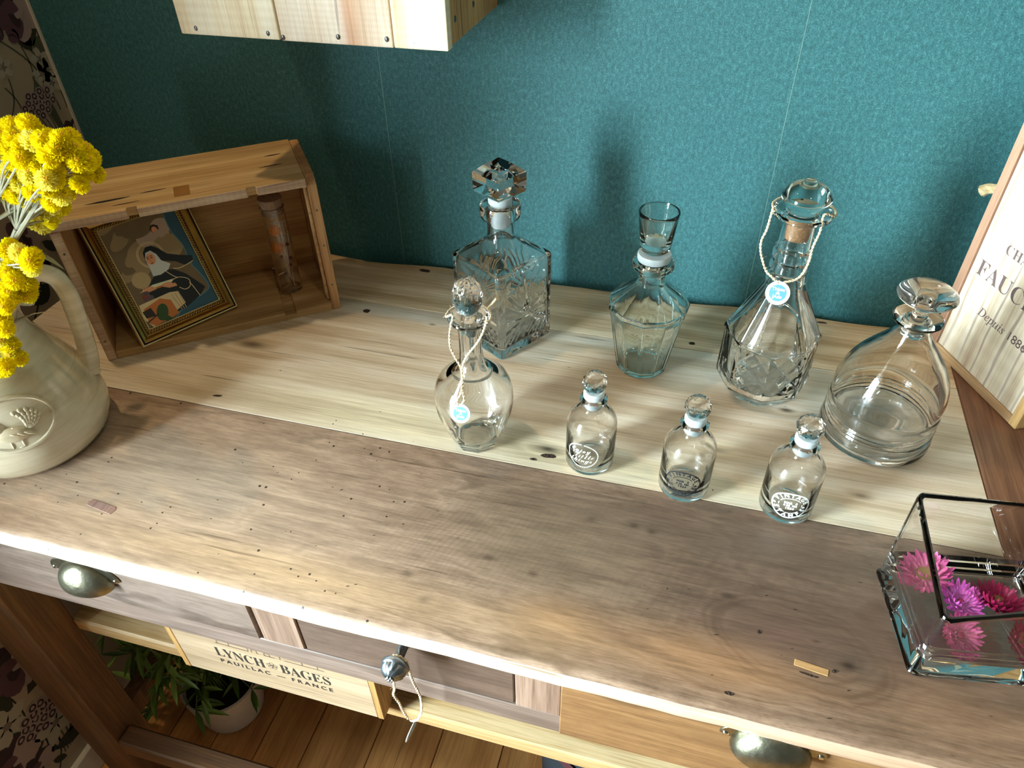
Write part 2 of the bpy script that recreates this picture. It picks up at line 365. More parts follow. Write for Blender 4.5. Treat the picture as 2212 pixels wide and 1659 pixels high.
def jug_mat():
    N = NT('cream_glaze'); tc = N.n('ShaderNodeTexCoord', out=3)
    a = N.noise(N.vmul(tc, (8, 8, 60)), 1, 4, .6, .5); b = N.noise(tc, 14, 2)
    c = N.ramp(N.add(N.mul(a, .7), N.mul(b, .3)), [(.30, lin('b9a784')), (.5, lin('d6c8aa')), (.7, lin('e8dec8'))])
    return N.fin(c, .16, 0, Coat_Weight=.5, Coat_Roughness=.05)
M_JUG = jug_mat()
def bract(nm, c):
    N = NT(nm); N.t.nodes.remove(N.b); out = N.t.nodes['Material Output']
    d = N.t.nodes.new('ShaderNodeBsdfDiffuse'); q = N.t.nodes.new('ShaderNodeBsdfTranslucent'); mx = N.t.nodes.new('ShaderNodeMixShader')
    for z in (d, q): z.inputs[0].default_value = (*lin(c), 1)
    mx.inputs[0].default_value = .42; N.t.links.new(d.outputs[0], mx.inputs[1]); N.t.links.new(q.outputs[0], mx.inputs[2]); N.t.links.new(mx.outputs[0], out.inputs[0]); return N.m
M_YEL = bract('yellow_bracts', 'fff01e'); M_YEL2 = bract('pale_yellow_bracts', 'fff57a')
M_YELD = plain('yellow_disc', 'd9a70c', .8)
M_STEM = plain('felted_stem', 'a8a48c', .8, vary=.2, scale=60)
M_STEMT = plain('straw_stem', 'c7a870', .8)
M_GOLD = plain('gold_leaf', 'b08a45', .28, 1.0, vary=.25, scale=60)
M_GOLDD = plain('bronze_gold', '6f4a22', .35, .9, vary=.25, scale=60)
M_GOLDL = plain('pale_gold', 'e0c98c', .28, .9)
M_BRASS = plain('antique_pewter', '85826f', .36, 1.0, vary=.35, scale=160, bump=.0004)
M_IRON = plain('dark_pewter', '7d8488', .36, 1.0, vary=.4, scale=200)
M_STEEL = plain('screw_steel', 'b9b9b4', .25, 1.0)
M_NAIL = plain('nail_steel', '6d6a68', .4, .9)
M_NAVY = plain('navy_fabric', '1d2730', .9, vary=.3, scale=300, bump=.001)
M_POT = plain('white_ceramic', 'd8cfc2', .35)
M_SOIL = plain('potting_soil', '241a12', .95, vary=.4, scale=200)
def leafmat(nm, a, b):
    N = NT(nm); oi = N.n('ShaderNodeObjectInfo', out=5)
    return N.fin(N.mix(oi, lin(a), lin(b)), .45)
M_LEAF = leafmat('narrow_leaf', '4c6b28', '86a64a')
def petalmat(nm, tip, base):
    N = NT(nm); tc = N.n('ShaderNodeTexCoord', out=3)
    sp = N.t.nodes.new('ShaderNodeSeparateXYZ'); N.set(sp.inputs[0], tc)
    st = N.noise(N.vmul(tc, (30, 2, 2)), 1, 2)
    return N.fin(N.mix(N.add(N.rng(sp.outputs[1], .0, .8), N.rng(st, .4, .7, -.15, .15)), lin(base), lin(tip)), .5, 0, Subsurface_Weight=.1, Subsurface_Radius=(.003, .001, .002))
M_P1 = petalmat('petal_rose', 'b83f78', 'd98aa0')
M_P2 = petalmat('petal_lilac', 'bf4aa0', 'dc90cc')
M_P3 = petalmat('petal_crimson', '9a0f46', 'b83a66')
M_PC = plain('strawflower_disc', 'c9a860', .9, vary=.4, scale=600, bump=.001)
M_ORG = plain('orange_bracts', 'f58c0c', .7, vary=.25, scale=300)
M_BERRY = plain('dried_berry', '6e2a22', .4)
M_TUFT = plain('white_filler', 'e6dcc6', .8)

# ------------------------------------------------------------------ room
XL, XR, YF, ZC, WT = -.955, 2.2, -3.2, 2.6, .46
wb = struct('wall_back', MB().box(XL-WT, XR, .0125, .12, 0, ZC), M_SEAM)
edges = [XL, -.433, .073, .579, 1.085, 1.591, XR]
for a, b in zip(edges, edges[1:]):
    link('wallpaper_strip', MB().box(a+.00005, b-.00005, 0, .012, 0, ZC).mesh('wallpaper_strip', M_GREEN), wb)
for a in edges[1:-1]: link('seam', MB().box(a-.0005, a+.0003, -.0002, .002, 0, ZC).mesh('seam', M_SEAM), wb)
m = MB()
m.box(XL-WT, XL, YF, WY0, 0, ZC); m.box(XL-WT, XL, WY1, 0, 0, ZC)
m.box(XL-WT, XL, WY0, WY1, 0, WZ0); m.box(XL-WT, XL, WY0, WY1, WZ1, ZC)
wl = struct('wall_left', m, M_LWALL)
struct('wall_right', MB().box(XR, XR+.1, YF, 0, 0, ZC), M_ROOM)
struct('wall_front', MB().box(XL-WT, XR+.1, YF-.1, YF, 0, ZC), M_CEIL)
struct('ceiling', MB().box(XL-WT, XR+.1, YF-.1, .12, ZC, ZC+.1), M_CEIL)
m = MB()
for a in (WY0, WY1-.05): m.box(XL-.41, XL-.36, a, a+.05, WZ0, WZ1, bev=.004)
for a in (WZ0, WZ1-.05): m.box(XL-.4095, XL-.3605, WY0+.05, WY1-.05, a, a+.05, bev=.004)
m.box(XL-.35, XL+.03, WY0+.002, WY1-.002, WZ0, WZ0+.02, bev=.004)
struct('window_1', m, M_WHITE)
m = MB()
for a in (WY0+.0005, WY1-.0105): m.box(XL-.355, XL-.002, a, a+.01, WZ0+.021, WZ1-.011)
m.box(XL-.355, XL-.002, WY0+.0005, WY1-.0005, WZ1-.0105, WZ1-.0005)
struct('reveal_absorber', m, M_ABSORB)  # unseen dark lining, added to stop the reveal bouncing light onto the green wall
struct('baseboard_left', MB().box(XL, XL+.012, YF, -.001, 0, .07, bev=.002), M_WHITE)
struct('baseboard_back', MB().box(XL+.0125, XR, -.011, 0, 0, .07, bev=.002), M_WHITE)
struct('trim_1', MB().box(XL, XL+.0035, -.0035, -.0003, .071, ZC), M_STRIP)
fl = struct('floor', MB().box(XL-WT, XR+.1, YF-.1, .12, -.06, -.013), GAP)
fx = [XL, -.856, -.764, -.672, -.58, -.457, -.334, -.211, -.09, .03, .15, .27, .39, .51, .66, .81, .96, 1.11, 1.26, 1.41, 1.56, 1.71, 1.86, 2.03, XR]
for a, b in zip(fx, fx[1:]):
    link('floor_plank', MB().box(-(b-a)/2+.0008, (b-a)/2-.0008, -1.6, 1.6, -.013, 0, bev=.0012).mesh('floor_plank', W_FLOOR), fl, loc=((a+b)/2, -1.6, 0))

# floral print of the left wallpaper: flat print, a child of the wall
PC = [lin(c) for c in ('3f2634', '6a4358', 'c9aeb2', '3c4030', '5a6048', 'c9c4b2', '2a2a28', '8d7f78')]
pm = [plain('print_colour', c, .75) for c in ('38262e', '5c3f4a', 'a3908a', '2e3226', '4c513e', 'aaa594', '22221d', '786d64')]
pr = MB(); pk = [0]
def wpt(y, z): pk[0] += 1; return (XL+.0002+1e-6*(pk[0] % 500), y, z)
def poly(c, pts, mi): pr.add([wpt(c[0]+p[0], c[1]+p[1]) for p in pts], [tuple(range(len(pts)))[::-1]], mi)
def blob(c, rx, ry, a, mi, n=12, wob=.12, dz=0):
    ph = random.random()*6
    q = [(rx*(1+wob*math.sin(3*t+ph))*math.cos(t), ry*(1+wob*math.sin(2*t+ph))*math.sin(t)) for t in [2*PI*k/n for k in range(n)]]
    pr.add([(XL+.0003+dz, c[0]+x*math.cos(a)-y*math.sin(a), c[1]+x*math.sin(a)+y*math.cos(a)) for x, y in q], [tuple(range(n))[::-1]], mi)
def leafp(c, L, w_, a, mi, dz=0):
    q = [(L*t, w_*math.sin(PI*t)**.8*s) for s, ts in ((1, [0, .2, .45, .7, .9, 1]), (-1, [.9, .7, .45, .2])) for t in ts]
    pr.add([(XL+.0003+dz, c[0]+x*math.cos(a)-y*math.sin(a), c[1]+x*math.sin(a)+y*math.cos(a)) for x, y in q], [tuple(range(len(q)))[::-1]], mi)
def stemp(p, q, wd, mi, bend=.12):
    n = 7; P_, Q_ = Vector(p), Vector(q); nn = (Q_-P_).orthogonal() if 0 else Vector((-(Q_-P_).y, (Q_-P_).x))
    c = [P_+(Q_-P_)*(k/n)+nn*bend*math.sin(PI*k/n) for k in range(n+1)]
    d = nn.normalized()*wd
    v = [(XL+.0002, *(x+d)) for x in c]+[(XL+.0002, *(x-d)) for x in c]
    pr.add(v, [(k, k+1, n+1+k+1, n+1+k)[::-1] for k in range(n)], mi)
def rose(c, r):
    for k in range(9):
        a = k*2.4; blob((c[0]+.6*r*math.cos(a), c[1]+.55*r*math.sin(a)), .55*r, .42*r, a, (0, 1, 2)[k % 3], dz=.00002*k)
    for k in range(5):
        a = k*2.1; blob((c[0]+.22*r*math.cos(a), c[1]+.22*r*math.sin(a)), .34*r, .22*r, a+.6, (2, 1, 0)[k % 3], dz=.0003+.00002*k)
    for k in range(3): leafp((c[0]+r*math.cos(k*2.2+1), c[1]+r*math.sin(k*2.2+1)), 1.1*r, .26*r, k*2.2+1, 3+k % 2)
def auricula(c, r, n=15):
    for k in range(n):
        q = (c[0]+r*(.95*math.sqrt((k+.5)/n))*math.cos(k*2.4), c[1]+.62*r*math.sqrt((k+.5)/n)*math.sin(k*2.4)); s_ = r*.21
        for j, (f, mi) in enumerate(((1, 2), (.72, 0), (.36, 2))): blob(q, s_*f, s_*f, k, mi, 10, .08, dz=.0002+.00004*k+.00001*j)
    for k in range(4): stemp((c[0]+(k-1.5)*.3*r, c[1]-.4*r), (c[0]+(k-1.5)*.12*r, c[1]-2.4*r), r*.03, 4)
def carnation(c, r, L, a):
    for k in range(6): leafp(c, r*1.2, r*.35, a+(k-2.5)*.34, (0, 1)[k % 2], dz=.0001+.00002*k)
    stemp(c, (c[0]-L*math.cos(a), c[1]-L*math.sin(a)), r*.08, 4)
def star(c, r):
    for k in range(5): leafp(c, r, r*.3, k*1.257+.3, 5, dz=.0001)
    blob(c, r*.18, r*.18, 0, 7, 8, dz=.0002)
def at_wall(x, y): p = on(x, y, 0, XL); return (p.y, p.z)
rose(at_wall(30, 25), .036); carnation(at_wall(40, 88), .014, .11, 1.9); carnation(at_wall(2, 90), .016, .12, 2.0)
blob(at_wall(62, 72), .019, .013, .8, 3); leafp(at_wall(70, 110), .04, .012, 1.9, 3); blob(at_wall(88, 95), .016, .012, .3, 4)
for q in ((86, 128), (103, 150), (112, 178), (6, 145), (90, 160)): star(at_wall(*q), .017)
auricula(at_wall(85, 222), .030, 18); leafp(at_wall(148, 300), .10, .007, 1.75, 4); rose(at_wall(158, 285), .018)
stemp(at_wall(10, 190), at_wall(55, 260), .0012, 4); stemp(at_wall(45, 100), at_wall(75, 200), .0012, 4); stemp(at_wall(18, 170), at_wall(25, 255), .0012, 4)
rose(at_wall(55, 505), .03); leafp(at_wall(110, 570), .06, .02, 2.6, 3); leafp(at_wall(75, 660), .04, .016, .4, 3); leafp(at_wall(60, 560), .05, .015, -1, 3); stemp(at_wall(65, 520), at_wall(75, 690), .0015, 6)
rose(at_wall(28, 1440), .05); rose(at_wall(30, 1648), .045); rose(at_wall(85, 1655), .03); auricula(at_wall(88, 1545), .05, 20)
for q in ((15, 1570), (120, 1560)): star(at_wall(*q), .045)
for q, a in (((60, 1500), .5), ((110, 1490), .9), ((150, 1580), .4), ((120, 1620), -.3), ((30, 1530), 1.9), ((70, 1600), 2.4), ((15, 1390), 1.2)): leafp(at_wall(*q), .075, .017, a, 3)
for q, q2 in (((10, 1500), (60, 1640)), ((60, 1570), (110, 1650)), ((100, 1560), (130, 1659))): stemp(at_wall(*q), at_wall(*q2), .0016, 6)
done = []
for k in range(400):                      # the pattern goes on over the rest of the wall
    y, z = random.uniform(-1.05, -.05), random.uniform(.12, 2.4)
    p = Vector((XL, y, z))-CAMP; zz = p.dot(fw)
    if zz > 0 and -60 < FPX*p.dot(rt)/zz+1106 and -80 < 829-FPX*p.dot(upv)/zz < 1700: continue
    if any((y-a)**2+(z-b)**2 < .085**2 for a, b in done): continue
    done.append((y, z)); t = random.random()
    (rose((y, z), .04) if t < .35 else auricula((y, z), .035) if t < .55 else carnation((y, z), .018, .12, 1.7) if t < .75 else star((y, z), .025))
    leafp((y+.02, z-.03), .06, .014, random.uniform(0, 6), 3)
o = pr.build('wallpaper_print', pm, wl); o['kind'] = 'stuff'

# ------------------------------------------------------------------ console table
TY0, TY1, TX0, TX1 = -.597, -.0145, -.87, .322
tb = thing('console_table', 'long reclaimed wood console table with three drawers against the green wall', 'table', (0, 0, 0))
def plank(name, poly_, mat, t=.024, bev=.00025, parent=tb, z=ZT):
    return MB().prism(poly_, z-t, z, bev=bev).build(name, mat, parent)
wav = [(TX0+i*(TX1-TX0)/40, -.0165+.0035*math.sin(i*.83)+.003*math.sin(i*.37+1)-(.003 if 12 < i < 26 else 0)) for i in range(41)]
plank('tabletop_plank', [(TX0, -.1256), (TX1-.0005, -.1256)]+wav[::-1], W_TOPB)
plank('tabletop_plank', [(TX0, -.3756), (TX1-.0005, -.3756), (TX1-.0005, -.1266), (TX0, -.1266)], W_TOPM)
for y_ in (-.1261, -.3761): MB().box(TX0, TX1-.001, y_-.0018, y_+.0018, ZT-.02, ZT-.0007).build('joint', GAP, tb)
# front plank with a rounded nose
prof = [(-.3766, ZT-.024), (-.3766, ZT-.0004), (-.3769, ZT), (TY0+.009, ZT), (TY0+.005, ZT-.0008), (TY0+.002, ZT-.003), (TY0+.0004, ZT-.007), (TY0, ZT-.012), (TY0+.0006, ZT-.020), (TY0+.003, ZT-.024)]
vs_ = []; fs = []; n = len(prof); NX = 60
for i in range(NX+1):
    x = TX0+(TX1-.0006-TX0)*i/NX
    for j, (y, z) in enumerate(prof):
        wob = .0012*mnoise.noise((x*9, 3, 1)) if j > 2 else 0
        vs_.append((x, y+wob+(.001*mnoise.noise((x*30, 7, 2)) if j > 4 else 0), z))
for i in range(NX):
    for j in range(n):
        a, b = i*n+j, i*n+(j+1) % n; fs.append((a, a+n, b+n, b))
fs.append(tuple(range(n))); fs.append(tuple(NX*n+j for j in range(n))[::-1])
mb_ = MB().add(vs_, fs, 0, True)
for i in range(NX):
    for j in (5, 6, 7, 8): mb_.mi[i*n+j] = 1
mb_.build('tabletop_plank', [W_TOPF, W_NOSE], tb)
MB().box(TX1+.0003, TX1+.13, TY0+.001, TY1-.003, ZT-.024, ZT-.0003, bev=.0015).build('tabletop_plank', W_BREAD, tb)
# small plugs let into the front plank and knot hollows
c = T(219, 1094)
MB().prism([(-.0165, -.0035), (.0165, -.0055), (.018, .001), (.015, .0045), (-.015, .005), (-.018, .001)], ZT-.002, ZT+.0004, M=tr(c.x, c.y, 0) @ rotm(-.08), bev=.0003).build('wood_plug', W_PLUG, tb)
c = T(1752, 1442)
MB().prism([(-.0135, -.0026), (.0135, -.0034), (.014, .003), (-.0132, .0034)], ZT-.002, ZT+.0004, M=tr(c.x, c.y, 0) @ rotm(-.10), bev=.0003).build('wood_plug', W_PLUG2, tb)
HOLM = plain('knot_dark', '3d2b1e', .95, vary=.75, scale=420, bump=.003)
for (px, py, rx, ry, a) in ((1185, 985, .0085, .0032, .1), (1152, 992, .004, .0018, 0), (1803, 1450, .0028, .0016, .3), (1748, 1458, .008, .0010, -.1), (1575, 1498, .004, .0016, 0), (918, 585, .009, .004, -.1), (792, 672, .005, .0045, 0), (1775, 697, .007, .002, 0), (1495, 742, .004, .003, 0), (470, 855, .006, .002, .2), (1640, 1365, .002, .002, 0)):
    c = T(px, py); n = 14; ph = random.random()*6
    q = [(rx*(1+.10*math.sin(3*t+ph))*math.cos(t), ry*(1+.10*math.sin(4*t+ph))*math.sin(t)) for t in [2*PI*k/n for k in range(n)]]
    ca, sa = math.cos(a), math.sin(a)
    MB().add([(c.x+x*ca-y*sa, c.y+x*sa+y*ca, ZT+.00025) for x, y in q]+[(c.x, c.y, ZT+.0002)], [(k, (k+1) % n, n) for k in range(n)]).build('knot_hollow', HOLM, tb)
scr = MB(); rs = random.Random(8)
for k in range(60):
    x, y = rs.uniform(-.70, .28), rs.uniform(-.585, -.39) if k % 4 else rs.uniform(-.36, -.14); l_, a_ = rs.uniform(.0015, .0055), rs.gauss(.1, .5)
    dx, dy = l_*math.cos(a_)/2, l_*math.sin(a_)/2; w_ = rs.uniform(.0002, .0005)
    scr.add([(x-dx, y-dy, ZT+.0003), (x+w_, y-w_, ZT+.0003), (x+dx, y+dy, ZT+.0003), (x-w_, y+w_, ZT+.0003)], [(0, 1, 2, 3)])
o = scr.build('scratches', HOLM, tb); o['kind'] = 'stuff'
# apron
AY = -.582
MB().box(-.753, .40, AY, AY+.02, .742, .7735, bev=.001).build('bottom_rail', W_APRON, tb)
for a, b in ((-.3665, -.3200), (-.0985, -.0555)):
    MB().box(a, b, AY, AY+.02, .774, .8555, bev=.0008).build('stile', W_STILE, tb)
MB().box(-.86, .42, -.06, -.04, .742, .8555, bev=.001).build('back_rail', W_APRON, tb)
for x in (-.825, .395): MB().box(x, x+.02, AY+.07, -.062, .742, .8555, bev=.001).build('side_rail', W_LEG, tb)
for x in (-.3665, -.0985): MB().box(x+.008, x+.03, AY+.022, -.062, .80, .8555).build('drawer_runner', W_APRON, tb)
MB().box(-.75, .33, AY+.024, -.064, .772, .778).build('drawer_bottom', GAP, tb)
def pull(parent, x, z, y):
    """antique cup pull: lens shaped plate, hollow half dome, two screws"""
    b = MB(); n = 24; Mx = Matrix(((1, 0, 0, x), (0, 0, -1, y), (0, 1, 0, z), (0, 0, 0, 1)))
    top = [(.0425*math.cos(PI*k/n), .001+.0235*math.sin(PI*k/n)**.9) for k in range(n+1)]
    bot = [(-.0425+.085*k/n, .001-.0085*math.sin(PI*k/n)) for k in range(1, n)]
    b.prism(top+bot, 0, .0022, M=Mx, bev=.0008)
    nu, nv = 28, 10; a_, c_, d_ = .0325, .0215, .021
    def shell(off):
        P_ = []
        for i in range(nv+1):
            for k in range(nu+1):
                th = PI*k/nu; ph = PI/2*i/nv
                P_.append(((a_-off)*math.cos(th), -.010+(c_+.010-off)*math.sin(th)*math.cos(ph)-(0 if i < nv else 0), .001+(d_-off)*math.sin(th)**.85*math.sin(ph)))
        return P_
    A, B_ = shell(0), shell(.0016); N_ = (nv+1)*(nu+1); fs = []
    for i in range(nv):
        for k in range(nu):
            p = i*(nu+1)+k; fs.append((p, p+nu+1, p+nu+2, p+1)); fs.append((N_+p, N_+p+1, N_+p+nu+2, N_+p+nu+1))
    for k in range(nu):
        p = nv*(nu+1)+k; fs.append((p, N_+p, N_+p+1, p+1))
    b.add(A+B_, fs, 0, True, Mx)
    for sx in (-.0375, .0375):
        b.lathe([(0, .0026), (.0020, .0026), (.0026, .0020), (.0026, .0012)][::-1], 12, M=Mx @ tr(sx, .002, .0008), mi=1)
    return b.build('cup_pull', [M_BRASS, M_STEEL], parent)
def drawer(x0, x1, z0, z1, y, mat):
    return MB().box(x0, x1, y, y+.019, z0, z1, bev=.0012).build('drawer', mat, tb)
d1 = drawer(-.752, -.3695, .7745, .8555, AY-.0015, W_DRAWA); c = on(190, 1236, 1, AY); pull(d1, c.x, c.z, AY-.0015)
d2 = drawer(-.3185, -.1000, .7745, .8555, AY+.001, W_DRAWB)
d3 = drawer(-.0545, .385, .757, .8555, AY-.008, W_DRAWC); c = on(1668, 1606, 1, AY-.008); pull(d3, c.x, c.z, AY-.008)
KX, KZ = -.2035, .8385
kb = MB(); Mk = Matrix(((1, 0, 0, KX), (0, 0, -1, AY+.001), (0, 1, 0, KZ), (0, 0, 0, 1)))
kb.lathe([(.0075, 0), (.0075, .002), (.0048, .004), (.0045, .020), (.006, .022)], 20, M=Mk)
kb.lathe([(0, .020), (.0095, .0205), (.0128, .0225), (.0134, .0245), (.0128, .0265), (.0118, .0275)], 40, M=Mk)
kb.lathe([(.0118, .0275), (.0108, .0310), (.0085, .0342), (.0055, .0365), (.003, .0375), (0, .0375)], 64, M=Mk, rf=lambda a, r, z, i: r*(1+(.10 if 0 < i < 5 else 0)*math.sin(12*a+4*i)))
for k in range(6): kb.ico((KX+.0028*math.cos(k*PI/3), AY-.0370, KZ+.0028*math.sin(k*PI/3)), .0015, 1)
kb.ico((KX, AY-.0378, KZ), .0017, 1)
kb.build('knob', M_IRON, d2)
# legs, rails, shelf
for x0 in (-.828, .345):
    for y0, y1 in ((-.578, -.522), (-.118, -.062)):
        b = MB().box(x0, x0+.075, y0, y1, 0, .7415, bev=.002)
        b.build('leg', W_LEG, tb)
MB().box(-.753, .345, -.577, -.546, .258, .300, bev=.003).build('front_stretcher', W_RAIL, tb)
for x0 in (-.80, .37): MB().box(x0, x0+.03, -.522, -.118, .258, .300, bev=.003).build('side_stretcher', W_LEG, tb)
MB().box(-.7525, .3445, -.5255, -.125, .540, .566, bev=.003).build('shelf', W_SHELF, tb)
for x0 in (-.753, .315): MB().box(x0, x0+.03, -.515, -.13, .515, .5395, bev=.002).build('shelf_bearer', W_LEG, tb)
# ------------------------------------------------------------------ crate hung on the wall
Pl = on(395, 72, 2, 1.239); Pr = on(968, 113, 2, 1.239); HY = -.178
s1, s2 = on(602, 90, 2, 1.239).x, on(848, 106, 2, 1.239).x
hc = thing('wall_crate', 'pale pine board crate hung on the green wall, nail heads along its bottom edge', 'crate', ((Pl.x+Pr.x)/2, -.09, 1.239))
def L(p): return p[0]-hc.location.x, p[1]-hc.location.y, p[2]-hc.location.z
def hbox(nm, x0, x1, y0, y1, z0, z1, mat, bev=.0015):
    a, b = L((x0, y0, z0)), L((x1, y1, z1))
    return MB().box(a[0], b[0], a[1], b[1], a[2], b[2], bev=bev, seg=2).build(nm, mat, hc)
for x0, x1, dz, dy, mt in ((Pl.x, s1-.0007, 0, 0, W_PINE), (s1+.0007, s2-.0007, -.0006, .0008, W_PINER), (s2+.0007, Pr.x, 0, -.0006, W_PINE)):
    if mt is W_PINER:
        o = MB().box(x0, x1, HY+dy, HY+.013, 1.239+dz, 1.60, bev=.0015, seg=2).build('board', mt, None)
        o.parent = hc; o.matrix_parent_inverse = Matrix.Translation(-hc.location)
    else: hbox('board', x0, x1, HY+dy, HY+.013, 1.239+dz, 1.60, mt)
hbox('side_panel', Pr.x-.0135, Pr.x-.0015, HY+.0135, 0, 1.2395, 1.60, W_PINES)
hbox('side_panel', Pl.x+.0015, Pl.x+.0135, HY+.0135, 0, 1.2395, 1.60, W_PINES)
hbox('bottom_panel', Pl.x+.014, Pr.x-.014, HY+.0135, -.009, 1.2405, 1.2525, W_PINES)
hbox('top_panel', Pl.x+.014, Pr.x-.014, HY+.0135, -.009, 1.588, 1.60, W_PINES)
hbox('back_panel', Pl.x+.014, Pr.x-.014, -.0085, -.0005, 1.2405, 1.60, W_PINES)
nail = MB().lathe([(.0034, -.001), (.0034, .0004), (.0026, .0009), (0, .0011)], 12).mesh('nail', M_NAIL)
for px, py in ((423, 66), (579, 77), (611, 86), (730, 85), (895, 98), (835, 90)):
    p = on(px, py-5, 1, HY); link('nail', nail, hc, loc=L((p.x, HY+.0002, p.z)), rot=(PI/2, 0, 0), sc=(.62, .78, .78))
for yy, zz in ((-.15, 1.262), (-.09, 1.262), (-.02, 1.262), (-.03, 1.30)):
    link('nail', nail, hc, loc=L((Pr.x-.0018, yy, zz)), rot=(0, PI/2, 0))

# ------------------------------------------------------------------ open crate with the picture
cr = thing('display_crate', 'open brown wooden crate on its side at the left end of the table', 'crate', (-.706, -.332, ZT), math.atan2(.183, .239))
CL, CD, CH, t = .301, .134, .194, .0115
b = MB()                                         # floor board with a dado groove
for x0, x1, z1 in ((t+.0003, .226, t), (.226, .241, t-.0045), (.241, CL-t-.0003, t)): b.box(x0, x1, .0003, CD-.0003, 0, z1, bev=.0004)
b.build('bottom_panel', W_CRATE, cr)
def poly_panel(nm, poly_, z0, z1, mat, bev=.0006): return MB().prism(poly_, z0, z1, bev=bev).build(nm, mat, cr)
nt = lambda x, w_, d: [(x, 0), (x+.0005, d), (x+w_, d), (x+w_+.0008, 0)]
front = [(.0003, 0)]+nt(.085, .011, .008)+nt(.219, .011, .005)+[(CL-t-.0003, 0)]
poly_panel('top_panel', front+[(CL-t-.0003, CD), (.0003, CD)], CH-t, CH, W_CRATE)
# weathered, paler front edges, proud of the panels by a hair
for x0, x1, y in ((.0008, .0845, -.0006), (.0965, .2185, -.0006), (.2308, CL-t-.0008, -.0006)):
    MB().box(x0, x1, y, .0012, CH-t+.0004, CH-.0004, bev=.0003).build('front_edge', W_EDGE, cr)
MB().box(0, t, 0, CD, 0, CH-t-.0004, bev=.0008).build('side_panel', W_CRATEV, cr)
MB().box(.0008, t-.0008, -.0006, .0012, .0008, CH-t-.001, bev=.0003).build('front_edge', W_EDGE, cr)
MB().prism([(0, 0), (CD, 0), (CD, CH-.002), (CD-.008, CH+.0005), (.012, CH+.0005), (0, CH-.010)], CL-t, CL, M=Matrix(((0, 0, 1, 0), (1, 0, 0, 0), (0, 1, 0, 0), (0, 0, 0, 1))), bev=.0008).build('side_panel', W_CRATEV, cr)
o = MB().box(0, CL-2*t-.001, 0, .008, 0, CH-2*t-.001, bev=.0004).build('back_panel', W_CRATEB, cr); o.location = (t+.0005, CD-.0085, t+.0003)
MB().box(CL-t-.004, CL-t-.0004, .010, .014, t+.0005, CH-t-.0005, bev=.0008).build('lid_track', W_CRATE, cr)
MB().box(CL-t-.004, CL-t-.0004, .020, .024, t+.0005, CH-t-.0005, bev=.0008).build('lid_track', W_CRATE, cr)
nl = MB().lathe([(.0014, -.001), (.0014, .0003), (0, .0005)], 8).mesh('nail', M_NAIL)
for z in (.03, .155): link('nail', nl, cr, loc=(.006, -.0007, z), rot=(PI/2, 0, 0))
for z in (.04, .10, .15): link('nail', nl, cr, loc=(CL-.006, -.0002, z), rot=(PI/2, 0, 0))
# a strip of old brown tape on the top
MB().box(.138, .156, .012, .040, CH, CH+.0004).build('tape', plain('old_tape', '9a6a34', .3, vary=.2), cr)
for (x, y, l, w_) in ((.065, .034, .050, .0028), (.115, .040, .030, .0012), (.255, .055, .030, .0013), (.262, .088, .022, .0016), (.085, .018, .03, .001)):
    MB().prism([(-l/2, 0), (-l*.1, -w_), (l*.3, -w_*.7), (l/2, 0), (l*.2, w_*.6), (-l*.2, w_*.8)], CH+.00005, CH+.0003, M=tr(x, y, 0) @ rotm(.06)).build('split', GAP, cr)

# ------------------------------------------------------------------ gilt frame with a small devotional print
FW, FH, FT = .1317, .1675, .012
BL = Vector((-.6637, -.3144)); BR = Vector((-.5964, -.2012)); fd = (BR-BL).normalized(); fb = Vector((-fd.y, fd.x))
org = BL+fb*.006+fd*.002
fr = thing('picture_frame', 'small ornate gilt picture frame tilted back inside the open crate', 'frame', (org.x, org.y, ZT+t+.0003))
Mf = rotm(math.atan2(fd.y, fd.x)) @ Matrix.Rotation(-math.radians(28.5), 4, 'X') @ Matrix(((1, 0, 0, 0), (0, 0, 1, 0), (0, 1, 0, 0), (0, 0, 0, 1)))
Mf = rotm(math.atan2(fd.y, fd.x)) @ Matrix.Rotation(math.radians(90-28.5), 4, 'X')       # x right, y up, z out to the viewer
def frame_ring(prof):
    """sweep a profile (inset, height) around the rectangle with mitred corners"""
    vs_, fs = [], []; n = len(prof)
    for cx_, cy_, sx, sy in ((0, 0, 1, 1), (FW, 0, -1, 1), (FW, FH, -1, -1), (0, FH, 1, -1)):
        for i, h in prof: vs_.append((cx_+sx*i, cy_+sy*i, h))
    for k in range(4):
        for j in range(n-1):
            a, b_ = k*n+j, ((k+1) % 4)*n+j; fs.append((a, b_, b_+1, a+1))
    return vs_, fs
b = MB()
v, f = frame_ring([(0, 0), (0, .008), (.0008, .0095), (.0022, .0095)]); b.add(v, f, 2, False, Mf)
v, f = frame_ring([(.0022, .0095), (.0028, .0082), (.0036, .0082)]); b.add(v, f, 3, False, Mf)
v, f = frame_ring([(.0036, .0082), (.0042, .0095), (.0052, .0098), (.0075, .0088), (.0105, .0066), (.0118, .0060)]); b.add(v, f, 0, False, Mf)
v, f = frame_ring([(.0118, .0060), (.0128, .0056)]); b.add(v, f, 1, False, Mf)
v, f = frame_ring([(.0168, .0048), (.0172, .0056), (.0182, .0056), (.0184, .0030)]); b.add(v, f, 2, False, Mf)
v, f = frame_ring([(.0128, .0056), (.0130, .0040), (.0168, .0040), (.0168, .0048)]); b.add(v, f, 1, False, Mf)
b.box(.001, FW-.001, .001, FH-.001, -.001, .0012, M=Mf, mi=1)
b.build('moulding', [M_GOLD, M_GOLDD, M_GOLDL, GAP], fr)
b = MB(); ins = .0149                              # twisted rope bead
